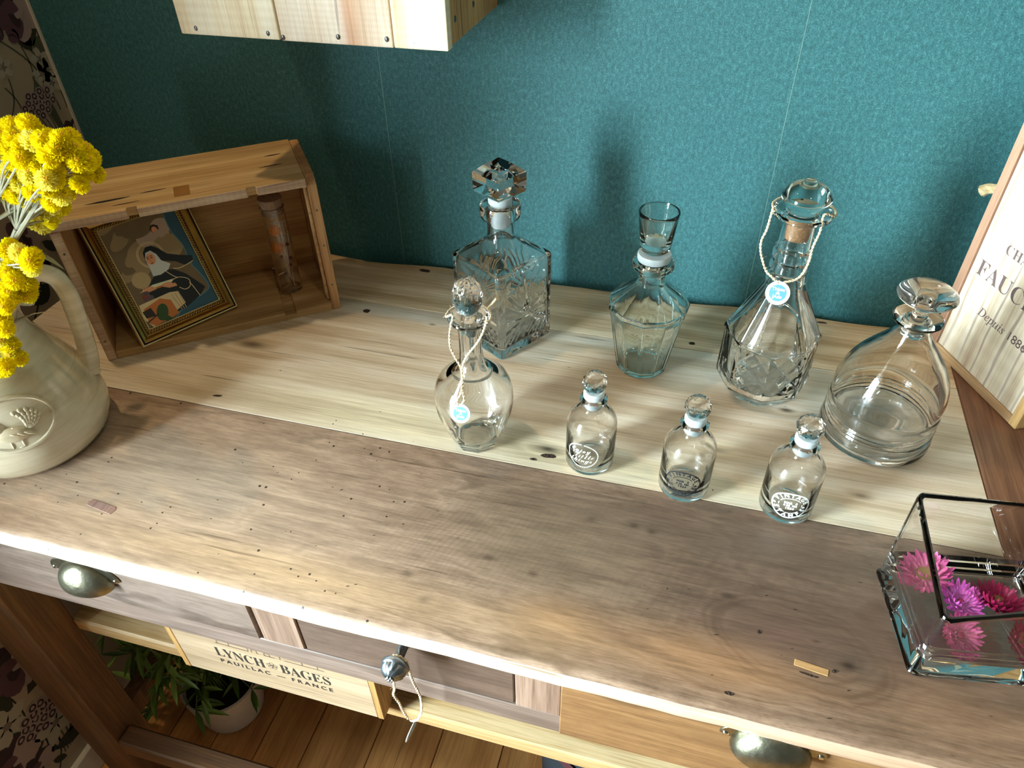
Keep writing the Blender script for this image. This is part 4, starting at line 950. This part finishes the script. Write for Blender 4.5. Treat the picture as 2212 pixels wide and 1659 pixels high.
# ------------------------------------------------------------------ panelled decanter with a tumbler shaped stopper
def facet(n, off=0.0, soft=0):
    s = PI/n
    def f(a, r, z, i): return r*math.cos(s)/math.cos(((a+off) % (2*s))-s)*(1-0*soft)
    return f
c = T(1385, 785)
fd_ = thing('panelled_decanter', 'many sided glass decanter with a cup shaped stopper', 'decanter', (c.x, c.y, ZT+.0002), .15)
f12 = facet(11)
pr_ = [(0, .0022), (.024, .0016), (.0285, 0), (.0312, .0012), (.0318, .003), (.0325, .006), (.0462, .0855), (.0478, .0885), (.0478, .0915), (.0466, .0940), (.0440, .0965), (.0195, .1165), (.0165, .1195), (.0152, .124), (.0150, .1365), (.0165, .1385), (.0228, .1398), (.0237, .1415), (.0237, .1462), (.0226, .1482), (.0180, .1484), (.0140, .1472), (.0126, .143), (.0124, .122), (.0165, .1165), (.0400, .0945), (.0438, .0905), (.0430, .0850), (.0300, .010), (.0285, .0078), (.020, .0068), (0, .0072)]
MB(18).lathe(pr_, 132, rf=lambda a, r, z, i: f12(a, r, z, i) if 2 < i < 12 else (f12(a, r, z, i)*.5+r*.5 if 24 < i < 29 else r)).build('bottle', M_GLASSG, fd_)
st = MB().lathe([(0, .1490), (.0120, .1490), (.0183, .1500), (.0187, .1515), (.0187, .1565), (.0180, .1580), (.0095, .1582), (0, .1582)], 44).build('stopper_seal', M_SEAL, fd_)
MB().lathe([(0, .1586), (.0100, .1586), (.0125, .1600), (.0158, .1625), (.0168, .1650), (.0176, .1700), (.0218, .2050), (.0222, .2070), (.0218, .2085), (.0206, .2088), (.0198, .2070), (.0190, .2030), (.0150, .1760), (.0135, .1728), (.0080, .1712), (0, .1708)], 52).build('stopper', M_GLASSG, fd_)
MB().lathe([(0, .126), (.0098, .126), (.0110, .128), (.0118, .1482), (0, .1482)], 36).build('plug', M_GLASST, fd_)

# ------------------------------------------------------------------ tall eight sided decanter with cork and round stopper
c = T(1636, 838)
td = thing('octagonal_decanter', 'tall eight sided glass decanter with diamond cut panels, ringed neck and corked stopper', 'decanter', (c.x, c.y, ZT+.0002), .12)
f8 = facet(8, .1)
def tall_rf(a, r, z, i):
    q = f8(a, r, z, i) if i < 14 or i > 40 else r
    if 3 <= i <= 11+20 and i < 14+20: pass
    return q
prof_o = [(0, .003), (.026, .002), (.0305, 0), (.0345, .0005), (.0362, .0030)]
lo = [(.0372+.0148*k/4, .005+.0165*k/4) for k in range(5)]
mid_ = [(.0523-.0010*(k/22), .0245+.0575*k/22) for k in range(23)]
rim_ = [(.0530, .0838), (.0528, .0862), (.0505, .0885)]
sh = [(.0505-.0290*(k/14)**1.05, .0885+.0575*k/14) for k in range(1, 15)]
nk = [(.0205, .1485), (.0198, .1500), (.0208, .1512), (.0213, .1575), (.0200, .1640), (.0188, .1650), (.0200, .1662), (.0206, .1715), (.0196, .1770), (.0184, .1785), (.0196, .1797), (.0202, .1850), (.0192, .1905), (.0172, .1925), (.0166, .1960), (.0164, .2230), (.0185, .2250), (.0262, .2265), (.0288, .2285), (.0292, .2310), (.0282, .2330), (.0240, .2335), (.0170, .2325), (.0145, .2300)]
inn = [(.0140, .2200), (.0142, .1950), (.0160, .1880), (.0165, .1500), (.0185, .1440), (.044, .0930), (.0480, .0850), (.0478, .0300), (.0440, .0200), (.0330, .0100), (.026, .0085), (0, .0090)]
tp = prof_o+lo+mid_+rim_+sh+nk+inn
n_out = len(prof_o+lo+mid_+rim_+sh); i_mid0 = len(prof_o+lo); i_mid1 = i_mid0+len(mid_)
def trf(a, r, z, i):
    if i < 2: return r
    if i < n_out:
        q = f8(a, r, z, i)
        if i_mid0 < i < i_mid1-1:
            pa = ((a+.1) % (PI/4))/(PI/4); pan = int(((a+.1) % (2*PI))/(PI/4))
            v = (z-.0245)/.0575
            if pan in (0, 5, 6, 7, 2): 
                g_ = max(0, 1-5*min(abs(((pa*2+v*2.5) % 1)-.5), abs(((pa*2-v*2.5) % 1)-.5))); q -= .0013*g_
        return q
    if i < n_out+12: return r*.6+.4*f8(a, r, z, i)
    if i >= len(tp)-7: return .5*r+.5*f8(a, r, z, i)
    return r
MB(24).lathe(tp, 160, rf=trf).build('bottle', M_GLASS, td)
MB().lathe([(0, .2020), (.0112, .2020), (.0118, .2030), (.0136, .2265), (.0130, .2270), (0, .2270)], 32).build('cork', M_CORK, td)
MB().lathe([(0, .2275), (.0120, .2275), (.0138, .2285), (.0142, .2310), (.0150, .2330), (.0210, .2400), (.0238, .2445), (.0242, .2475), (.0232, .2505), (.0190, .2560), (.0120, .2605), (.0065, .2625), (.0058, .2635), (.0055, .2640), (.0030, .2632), (0, .2630)], 52).build('stopper', glass('aqua_glass', (.90, .97, .97)), td)

# ------------------------------------------------------------------ bell shaped decanter with ridges and mushroom stopper
c = T(1883, 931)
bd = thing('bell_decanter', 'wide bell shaped glass decanter with ridged base and flat mushroom stopper', 'decanter', (c.x, c.y, ZT+.0002))
po = [(0, .004), (.040, .002), (.048, 0), (.0545, .0005), (.0572, .003), (.0580, .008), (.0575, .014), (.0556, .0185), (.0553, .0200), (.0566, .0225), (.0553, .0250), (.0566, .0275), (.0553, .0300), (.0566, .0325), (.0554, .0350), (.0566, .0385), (.0570, .0425), (.0556, .0475), (.0548, .0500)]
po += [(.0555, .054), (.0560, .060), (.0556, .067), (.0540, .076), (.0512, .085), (.0470, .094), (.0415, .103), (.0350, .112), (.0280, .121), (.0220, .129), (.0175, .1365), (.0152, .1430), (.0148, .1465), (.0165, .1490), (.0225, .1512), (.0238, .1530), (.0234, .1545), (.0180, .1535), (.0135, .1510), (.0125, .1465)]
pi_ = [(.0128, .1430), (.0150, .1355), (.0255, .1195), (.0390, .1015), (.0487, .084), (.0530, .066), (.0530, .052), (.0540, .0425), (.0528, .030), (.0545, .0110), (.0525, .0065), (.04, .0055), (0, .0075)]
MB().lathe(po+pi_, 96).build('bottle', M_GLASST, bd)
MB().lathe([(0, .1330), (.0085, .1330), (.0108, .1345), (.0120, .1480), (.0120, .1530), (.0085, .1560), (.0070, .1600), (.0078, .1650), (.0130, .1695), (.0220, .1745), (.0268, .1785), (.0278, .1805), (.0270, .1830), (.0220, .1870), (.0120, .1900), (0, .1908)], 64).build('stopper', M_GLASS, bd)

# ------------------------------------------------------------------ small long necked decanter with a pine cone stopper
c = T(1030, 946)
sm = thing('cone_stopper_decanter', 'small long necked glass decanter with a pine cone shaped stopper', 'decanter', (c.x, c.y, ZT+.0002), .2)
f9 = facet(9)
po = [(0, .003), (.018, .002), (.0225, 0), (.0250, .0008), (.0262, .003)]+[(.0275+.0105*(k/8)**.9, .006+.030*k/8) for k in range(9)]
nflat = len(po)
po += [(.0400, .044), (.0415, .053), (.0421, .062), (.0416, .071), (.0396, .080), (.0360, .0875), (.0300, .0935), (.0240, .0965), (.0215, .0975), (.0208, .0990), (.0205, .1010), (.0185, .1022), (.0160, .1040), (.0138, .1085), (.0122, .1160), (.0114, .1260), (.0112, .1490), (.0125, .1540), (.0165, .1590), (.0200, .1622), (.0208, .1640), (.0202, .1652), (.0160, .1640), (.0110, .1600)]
pi_ = [(.0088, .154), (.0084, .126), (.0095, .110), (.0130, .1025), (.0220, .0945), (.034, .084), (.0392, .070), (.0395, .058), (.0370, .044), (.0300, .022), (.0245, .011), (.020, .0085), (0, .009)]
tp2 = po+pi_
def srf(a, r, z, i):
    if i < 2: return r
    if i < nflat:
        t = (z/.040); q = f9(a, r, z, i); sc_ = abs(((a*9/(2*PI)) % 1)-.5)*2
        return q*(1-t*t)+r*t*t if t < 1 else r
    if nflat+12 <= i <= nflat+17: return r*(1-.035*math.cos(8*a))
    return r
MB().lathe(tp2, 108, rf=srf).build('bottle', M_GLASS, sm)
egg = [(0, .1430), (.0040, .1430), (.0062, .1460), (.0082, .1560), (.0078, .1620), (.0058, .1640), (.0048, .1660), (.0062, .1690)]+[(.0142*math.sin(PI*(.12+.88*k/22))**.85, .1885-.0205*math.cos(PI*(.12+.88*k/22))) for k in range(22)]+[(0, .2098)]
MB().lathe(egg, 60, rf=lambda a, r, z, i: r*(1+(.09*(abs(math.sin(5*a+(i-8)*.42))+abs(math.sin(5*a-(i-8)*.42)))-.09)*min(1, max(0, (i-8)/4)))).build('stopper', M_GLASS, sm)

# ------------------------------------------------------------------ twine and shop tags
def twine(pts, r=.0009, n=8, fuzz=14, rnd=random.Random(2)):
    p = smooth_path(pts, n); b = MB()
    cum = [0]
    for i in range(1, len(p)): cum.append(cum[-1]+(p[i]-p[i-1]).length)
    N_ = max(12, int(cum[-1]/.0011)); q = []
    j = 0
    for k in range(N_+1):
        s = cum[-1]*k/N_
        while j < len(cum)-2 and cum[j+1] < s: j += 1
        q.append(p[j].lerp(p[j+1], (s-cum[j])/max(1e-9, cum[j+1]-cum[j])))
    for ph in (0, PI):
        out = []; nx = (q[1]-q[0]).orthogonal().normalized()
        for i, c in enumerate(q):
            t = (q[min(i+1, N_)]-q[max(i-1, 0)]).normalized(); nx = (nx-t*nx.dot(t)).normalized(); bb = t.cross(nx)
            a = i*.95+ph; out.append(c+(nx*math.cos(a)+bb*math.sin(a))*r*.62)
        b.tube(out, r*.72, 5)
    for k in range(fuzz):
        c = q[rnd.randrange(N_)]; d = Vector((rnd.gauss(0, 1), rnd.gauss(0, 1), rnd.gauss(0, 1))).normalized()*rnd.uniform(.003, .007)
        b.tube([c, c+d*.6+Vector((0, 0, -.0006)), c+d+Vector((0, 0, -.0015))], .00012, 3)
    return b
def tag_disc(parent, loc, normal, r, spin=0):
    Mx = aim(loc, normal); up_ = (Mx.to_3x3().inverted() @ Vector((0, 0, 1))); ang = math.atan2(up_.y, up_.x)-PI/2+spin
    Mx = Mx @ rotm(ang)
    MB().lathe([(0, -.0005), (r-.0003, -.0005), (r, -.0002), (r, .0002), (r-.0003, .0005), (0, .0005)], 40, M=Mx).build('tag_card', M_TAGW, parent)
    b = MB().lathe([(r*.70, .00055), (0, .00058)], 36, M=Mx, rf=lambda a, q, z, i: q*(1+.03*math.cos(14*a)))
    b.build('tag_centre', M_TAGB, parent)
    b = MB()
    for s, y, sz in (('Thipte', .0022, .0046), ('de', -.0012, .0038), ('JAde', -.0050, .0046)):
        v, f = text2d(s, sz*r/.0115, .0001); b.add([(x, yy+y*r/.0115, .0008) for x, yy, *_ in v], f, 0, False, Mx)
    b.build('tag_lettering', M_INKW, parent)
def on_line(pts, y): return [on(px, py, 1, y) for px, py in pts]
CR = lambda pts, ox, oy, s: [(ox+x/s, oy+y/s) for x, y in pts]
# on the eight sided decanter
tc = td.location
fl_z = ZT+.2340
def ringpt(cx_, cy_, r, a, z): return Vector((cx_+r*math.cos(a), cy_+r*math.sin(a), z))
tagp = on(1680, 633, 1, tc.y-.036)
k = thing('price_tag', 'round blue and white tag on twine round the eight sided decanter', 'tag', tagp, 0, 'round blue tags on twine')
lf = CR([(445, 260), (405, 395), (366, 480), (362, 560), (395, 680), (440, 730), (482, 772)], 1530, 370, 3.19)
rg = CR([(800, 300), (768, 420), (722, 520), (690, 630), (650, 705), (600, 748), (520, 765)], 1530, 370, 3.19)
lp = [on(px, py, 1, tc.y-.018-.018*i/6) for i, (px, py) in enumerate(lf)]; rp = [on(px, py, 1, tc.y-.018-.018*i/6) for i, (px, py) in enumerate(rg)]
back = [ringpt(tc.x, tc.y, .0300, a_, fl_z) for a_ in (3.5, 2.9, 2.2, 1.57, .9, .2, -.3)]
path = lp[::-1]+back+rp
b = twine(path, .00105); b.v = [(x-tagp.x, y-tagp.y, z-tagp.z) for x, y, z in b.v]; b.build('twine', M_TWINE, k)
tag_disc(k, Vector((0, 0, 0)), Vector((-.05, -.80, .58)), .0122, 0)
# on the small decanter
tc = sm.location
tagp = on(995, 893, 1, tc.y-.0445)
k = thing('price_tag', 'round blue and white tag on twine round the long necked decanter', 'tag', tagp, 0, 'round blue tags on twine')
lf = CR([(192, 870), (178, 950), (178, 1030), (205, 1095), (236, 1150), (242, 1215), (240, 1275), (218, 1325), (222, 1352)], 900, 330, 2.476)
rg = CR([(376, 880), (358, 950), (325, 1015), (270, 1085), (244, 1145), (246, 1215), (248, 1280), (254, 1320), (240, 1345)], 900, 330, 2.476)
dl = (0.012, .014, .018, .022, .024, .030, .038, .0432, .0445)
lp = [on(px, py, 1, tc.y-dl[i]) for i, (px, py) in enumerate(lf)]; rp = [on(px, py, 1, tc.y-dl[i]) for i, (px, py) in enumerate(rg)]
back = [ringpt(tc.x, tc.y, .0220, a_, ZT+.1660) for a_ in (3.4, 2.8, 2.2, 1.57, .9, .2, -.3)]
b = twine(lp[::-1]+back+rp, .0010); p0 = back[4]
b.tube([p0, p0+Vector((.006, .0, .007)), p0+Vector((.012, -.003, .016))], [.0008, .0013, .0020], 6)
b.v = [(x-tagp.x, y-tagp.y, z-tagp.z) for x, y, z in b.v]; b.build('twine', M_TWINE, k)
tag_disc(k, Vector((0, 0, 0)), Vector((.05, -.93, .36)), .0105, 0)
# on the drawer knob: seen almost edge on
ky = AY-.017; tagp = on(889, 1577, 1, ky)
k = thing('price_tag', 'pale blue tag hanging edge on from twine on the drawer knob', 'tag', tagp, 0, 'round blue tags on twine')
lf = CR([(385, 500), (400, 620), (428, 740), (440, 850), (430, 930), (500, 1030), (560, 1150), (625, 1245)], 780, 1350, 6.144)
rg = CR([(600, 480), (640, 620), (690, 760), (760, 890), (795, 1000), (800, 1140), (760, 1240), (700, 1272), (645, 1262)], 780, 1350, 6.144)
lp = on_line(lf, ky-.001); rp = on_line(rg, ky-.001)
b = twine(lp[::-1]+[Vector((KX-.0052, ky, KZ+.002)), Vector((KX-.003, ky, KZ+.0056)), Vector((KX+.003, ky, KZ+.0056)), Vector((KX+.0052, ky, KZ+.002))]+rp, .0011, fuzz=26)
b.v = [(x-tagp.x, y-tagp.y, z-tagp.z) for x, y, z in b.v]; b.build('twine', M_TWINE, k)
tag_disc(k, Vector((.0, 0, -.0)), Vector((.96, -.10, -.20)), .0125, 0)

# ------------------------------------------------------------------ upright wine box
A = T(2003, 742); B_ = T(2180, 918); dwb = (B_-A).normalized(); WBW, WBD, WBH = .162, .078, .345
wx = thing('wine_box', 'upright pale wooden wine box with sliding lid and brown branding', 'box', (A.x, A.y, ZT+.0002), math.atan2(dwb.y, dwb.x))
tt = .0112
MB().box(0, tt, 0, WBD, 0, WBH, bev=.0008).build('side_panel', W_CEDAR, wx)
MB().box(WBW-tt, WBW, 0, WBD, 0, WBH, bev=.0008).build('side_panel', W_PINES, wx)
MB().box(tt+.0002, WBW-tt-.0002, .0004, WBD, 0, .0105, bev=.0006).build('bottom_panel', wood('wood_wine_box_base', 'd8b890', 'bd9468', '8a6040', ring=60), wx)
MB().box(tt+.0002, WBW-tt-.0002, .012, WBD, WBH-.0105, WBH, bev=.0006).build('top_panel', W_PINES, wx)
MB().box(tt+.0002, WBW-tt-.0002, WBD-.006, WBD-.0003, .0108, WBH-.0108).build('back_panel', W_PINES, wx)
MB().box(tt+.0012, WBW-tt-.0012, .0022, .0085, .0108, WBH-.004, bev=.0008).build('sliding_lid', W_LID, wx)
def flat_text(parent, items, mat, name, y, x0=0, z0=0):
    for s, x, z, sz, sp, th, *xs in items:
        b = MB(); v, f = text2d(s, sz, th, sp); b.add([(x0+x+p[0]*(xs[0] if xs else 1), y-i*1e-7, z0+z+p[1]) for i, p in enumerate(v)], f); b.build(name, mat, parent)
flat_text(wx, [(SERIF('CHÂTEAU'.replace('Â', 'A')), .086, .1585, .0165, 1.0, -.0001), (SERIF('FAUCHEY'), .0865, .1185, .0275, 1.0, -.0002), (ITAL('Depuis')+' 1886', .0875, .0790, .0150, 1.0, .00005)], M_INKB, 'branding', .0019)
rope = MB()
for px0, py0, z_ in ((2143, 405, 0), (2022, 705, 0)):
    d = ray(px0, py0); n_ = dwb; P0 = A-dwb*.006; t_ = ((P0-CAMP).dot(n_))/d.dot(n_); p = CAMP+d*t_
    l = wx.matrix_basis.inverted() @ p
    rope.tube([(.002, l.y+.006, l.z), (-.004, l.y+.004, l.z-.001), (-.010, l.y, l.z-.003), (-.015, l.y-.002, l.z-.008)], [.0045, .0055, .006, .0068], 9)
rope.build('rope_handle', wood('frayed_rope', 'dcc9a0', 'bfa67a', '8a7450', ring=900, rough=.9), wx)

# ------------------------------------------------------------------ heavy glass vase with a slanting rim
P0 = T(1960, 1462); P1 = T(2212, 1485); ev = (P1-P0).normalized()
vz = thing('glass_vase', 'heavy square glass vase with a slanting rim and strawflowers in it', 'vase', (P0.x, P0.y, ZT+.0002), math.atan2(ev.y, ev.x))
VW, VD = .124, .106
def rrect(ins, rc, m=6):
    out = []
    for cx_, cy_, a0 in ((VW-ins-rc, VD-ins-rc, 0), (ins+rc, VD-ins-rc, PI/2), (ins+rc, ins+rc, PI), (VW-ins-rc, ins+rc, 1.5*PI)):
        for k in range(m+1): q_ = a0+PI/2*k/m; out.append((cx_+rc*math.cos(q_), cy_+rc*math.sin(q_)))
    res = []
    for i in range(len(out)):
        p, q_ = out[i], out[(i+1) % len(out)]; res.append(p)
        if (i+1) % (m+1) == 0:
            for s_ in range(1, 8): res.append((p[0]+(q_[0]-p[0])*s_/8, p[1]+(q_[1]-p[1])*s_/8))
    return res
def rimh(x, y):
    u, v = max(0, min(1, x/VW)), max(0, min(1, y/VD))
    return (1-u)*(1-v)*.0765+u*(1-v)*.118+(1-u)*v*.1115+u*v*.104
rings = [(.004, .004, 0, 0), (.0012, .006, .0005, 0), (.0, .007, .0025, 0), (.0016, .007, .006, 0), (.0016, .007, .0085, 0), (.0016, .007, None, -.006), (.0016, .007, None, -.003), (.0022, .0065, None, -.0008), (.0038, .005, None, 0), (.0056, .004, None, -.0010), (.0062, .0035, None, -.003), (.0062, .0035, None, -.006), (.0064, .0035, .040, 0), (.0066, .0035, .0365, 0), (.0098, .0035, .0340, 0), (.0086, .0035, .0300, 0), (.0116, .0035, .0270, 0), (.0104, .0035, .0230, 0), (.0136, .0035, .0200, 0), (.0126, .0035, .0170, 0), (.0170, .0035, .0145, 0), (.0240, .003, .0138, 0)]
vs_ = []; n = None
for ins, rc, z, dz in rings:
    r = rrect(ins, rc); n = len(r)
    for x, y in r: vs_.append((x, y, (rimh(x, y)+dz) if z is None else z))
fs = [(i*n+k, i*n+(k+1) % n, (i+1)*n+(k+1) % n, (i+1)*n+k) for i in range(len(rings)-1) for k in range(n)]
fs.append(tuple(range(n))[::-1]); fs.append(tuple((len(rings)-1)*n+k for k in range(n)))
MB().add(vs_, fs, 0, True).build('vase_body', M_GLASSV, vz)
# strawflowers lying in it
pet = []
for m_ in (M_P1, M_P2, M_P3):
    v = [(0, 0, 0), (.07, .12, .015), (.115, .45, .0), (.11, .72, .06), (.06, .92, .16), (0, 1.0, .24), (-.06, .92, .16), (-.11, .72, .06), (-.115, .45, .0), (-.07, .12, .015), (0, .5, -.05), (0, .78, .05)]
    f = [(0, 1, 10), (1, 2, 10), (2, 3, 11, 10), (3, 4, 11), (4, 5, 11), (5, 6, 11), (6, 7, 11), (7, 8, 10, 11), (8, 9, 10), (9, 0, 10)]
    pet.append(MB().add(v, f, 0, True).mesh('petal', m_))
disc_me = MB().lathe([(0, -.15), (.9, -.1), (1, .1), (.9, .35), (.5, .5), (0, .45)], 18, rf=lambda a, r, z, i: r*(1+.08*math.sin(7*a+i))).mesh('flower_disc', M_PC)
dark_disc = MB().lathe([(0, -.15), (.7, -.1), (.75, .1), (.5, .35), (0, .4)], 14).mesh('flower_disc', M_P3)
def strawflower(label, lx, ly, h, r, col, tilt, az, openness=1.0, disc=True, rnd=random.Random(4)):
    p = vz.matrix_basis @ Vector((lx, ly, h))
    o = thing('strawflower', label, 'flower', p, rnd.random()*6, 'strawflowers in the glass vase')
    Rm = Matrix.Rotation(az-o.rotation_euler.z, 4, 'Z') @ Matrix.Rotation(tilt, 4, 'Y')
    for ln, n_, el, off in ((1.0, 24, 10, .28), (.92, 22, 28, .27), (.76, 18, 46, .24), (.54, 12, 64, .18)):
        for k in range(n_):
            a_ = 2*PI*(k+.5*rnd.random())/n_+off; e_ = math.radians(90-(90-el)*openness)+rnd.uniform(-.1, .1)
            Mx = Rm @ rotm(a_) @ tr(0, r*off*.8, 0) @ Matrix.Rotation(e_, 4, 'X')
            q_ = link('petal', pet[col], o); q_.matrix_local = Mx @ Matrix.Scale(r*ln*.85*rnd.uniform(.9, 1.08), 4)
    q_ = link('flower_disc', disc_me if disc else dark_disc, o); q_.matrix_local = Rm @ tr(0, 0, r*.10) @ Matrix.Scale(r*(.34 if disc else .2), 4)
    return o
strawflower('rose pink strawflower with open straw coloured centre in the vase corner', .0275, .0775, .034, .0205, 0, .35, 3.6)
strawflower('lilac pink strawflower with half closed centre in the glass vase', .047, .053, .033, .0180, 1, .15, 4.5, .92, False)
strawflower('deep crimson strawflower standing upright in the glass vase', .0755, .0535, .034, .0215, 2, .25, 1.2, .95)
strawflower('faded pink strawflower seen through the front pane of the vase', .040, .0275, .027, .0165, 0, .5, -1.2, 1.0, False)
strawflower('crimson strawflower at the front pane of the vase, cut by the picture edge', .088, .0275, .027, .0170, 2, .6, -1.0, 1.0)

# ------------------------------------------------------------------ under the table: branded wine case, plant, basket
CY = -.543; CW0, CW1, CZ0, CZ1 = -.5580, -.2785, .5663, .725
cx0 = (CW0+CW1)/2
lc = thing('wine_case', 'pale wooden wine case with black branding on the shelf under the drawers', 'crate', (cx0, CY, CZ0))
hw, hh = (CW1-CW0)/2, CZ1-CZ0
MB().box(-hw+.0085, hw-.0085, 0, .010, .0005, hh, bev=.0006).build('front_panel', W_LYNCH, lc)
for sx in (-1, 1):
    x0, x1 = (-hw, -hw+.0082) if sx < 0 else (hw-.0082, hw)
    MB().box(x0, x1, -.0004, .32, 0, hh, bev=.0006).build('side_panel', W_PINES, lc)
MB().box(-hw+.0085, hw-.0085, .0105, .3195, .0003, .009).build('bottom_panel', W_PINES, lc)
MB().box(-hw+.0085, hw-.0085, .310, .320, .0093, hh).build('back_panel', W_PINES, lc)
mid = (-.4957-.338)/2-cx0; zb = .6192-CZ0
flat_text(lc, [(SERIF('LYNCH'), mid-.0440, zb, .0285, 1.0, -.00025, .70), (SERIF('BAGES'), mid+.0445, zb-.0005, .0285, 1.0, -.00025, .72), ('PAUILLAC — FRANCE', mid, zb-.0155, .0112, 1.5, .00015)], M_INKC, 'branding', -.0004)
b = MB()
def seg(x0, z0, x1, z1, wd=.0006):
    p, q_ = Vector((x0, z0)), Vector((x1, z1)); d_ = (q_-p).normalized(); nn = Vector((-d_.y, d_.x))*wd/2
    b.add([(v.x, -.0005, v.y) for v in (p-nn, q_-nn, q_+nn, p+nn)], [(0, 1, 2, 3)])
x0, z0 = -.489-cx0, .0845
for s_ in ((0, 0, .020, 0), (.020, 0, .046, 0), (.067, 0, .082, 0), (.094, 0, .118, 0), (.118, 0, .146, 0)): seg(x0+s_[0], z0+s_[1], x0+s_[2], z0+s_[3])
for x_ in (.004, .020, .046, .089, .118, .138): seg(x0+x_, z0, x0+x_, z0+.0085)
for x_ in (.051, .068): seg(x0+x_, z0, x0+x_, z0+.006); seg(x0+x_+.007, z0, x0+x_+.007, z0+.006); seg(x0+x_, z0+.006, x0+x_+.007, z0+.006); seg(x0+x_+.007, z0, x0+x_+.009, z0)
for k in range(4): seg(x0+.095+.005*k, z0+.005+.001*(k % 2), x0+.0955+.005*k, z0+.005+.001*(k % 2), .001)
for k in range(5):
    a_ = k*2*PI/5+.3; cc = (mid+.0005+.0042*math.cos(a_), zb+.0100+.0042*math.sin(a_)); pts = [(cc[0]+.0030*math.cos(t_), cc[1]+.0030*math.sin(t_)) for t_ in [2*PI*j/12 for j in range(13)]]
    for p, q_ in zip(pts, pts[1:]): seg(p[0], p[1], q_[0], q_[1], .0005)
b.build('emblem', M_INKC, lc)

pc = Vector((-.764, -.365, 0))
pt = thing('potted_plant', 'leafy green plant with narrow leaves in a white pot under the table', 'plant', pc)
MB().lathe([(0, .003), (.052, .0), (.060, .004), (.067, .04), (.072, .095), (.074, .11), (.070, .112), (.067, .108), (.062, .05), (.05, .012), (0, .010)], 48).build('pot', M_POT, pt)
MB().lathe([(0, .098), (.066, .096)], 24).build('soil', M_SOIL, pt)
lm = MB().add([(0, 0, 0), (.06, .2, .01), (.095, .42, .0), (.07, .7, -.02), (0, 1, -.09), (-.07, .7, -.02), (-.095, .42, .0), (-.06, .2, .01), (0, .3, -.035), (0, .65, -.05)], [(0, 1, 8), (1, 2, 8), (2, 3, 9, 8), (3, 4, 9), (4, 5, 9), (5, 6, 8, 9), (6, 7, 8), (7, 0, 8)], 0, True).mesh('leaf', M_LEAF)
rnd = random.Random(11); st = MB(); cnt = 0
for k in range(36):
    a_ = rnd.uniform(0, 2*PI); rr = rnd.uniform(.05, .13); top = Vector((rr*math.cos(a_)-.025, rr*math.sin(a_)-.035, rnd.uniform(.12, .36)))
    if pc.x+top.x < XL+.03: top.x = XL+.03-pc.x
    if pc.x+top.x < -.74 and pc.y+top.y < -.48: top.y = -.45-pc.y
    pth = smooth_path([(.02*math.cos(a_), .02*math.sin(a_), .095), (top.x*.35, top.y*.35, max(.2, top.z*.8)), top*.9+Vector((0, 0, .02)), top], 6); st.tube(pth, .0011, 5)
    for j in range(8):
        p = pth[len(pth)-1-int(j*1.6)] if j else pth[-1]
        d_ = (top.normalized()*.5+Vector((rnd.gauss(0, .6), rnd.gauss(0, .6), rnd.gauss(-.55, .45)))).normalized(); L_ = rnd.uniform(.036, .064)
        e_ = pc+p+d_*L_
        if e_.x < XL+.012: d_.x = abs(d_.x)
        if e_.z < .06: d_.z = abs(d_.z)
        q_ = d_.to_track_quat('Y', 'Z').to_euler()
        link('leaf', lm, pt, loc=p, rot=q_, sc=(L_*.95, L_, L_)); cnt += 1
st.build('stems', M_LEAF, pt)

bk = thing('fabric_basket', 'dark navy fabric basket on the floor under the table, mostly hidden', 'basket', (.022, -.30, 0))
b = MB().lathe([(0, .004), (.135, 0), (.150, .006), (.153, .02), (.156, .20), (.158, .33), (.161, .345), (.158, .352), (.153, .348), (.151, .33), (.147, .02), (0, .014)], 56, rf=lambda a, r, z, i: r*(1+.008*math.sin(5*a+z*30)+.005*math.sin(11*a)))
b.build('basket_body', M_NAVY, bk)
MB().lathe([(.1620, .30), (.1635, .305), (.1635, .325), (.1620, .33), (.159, .315)], 56, closed=True).build('basket_band', plain('wine_red_band', '4a1f26', .9), bk)
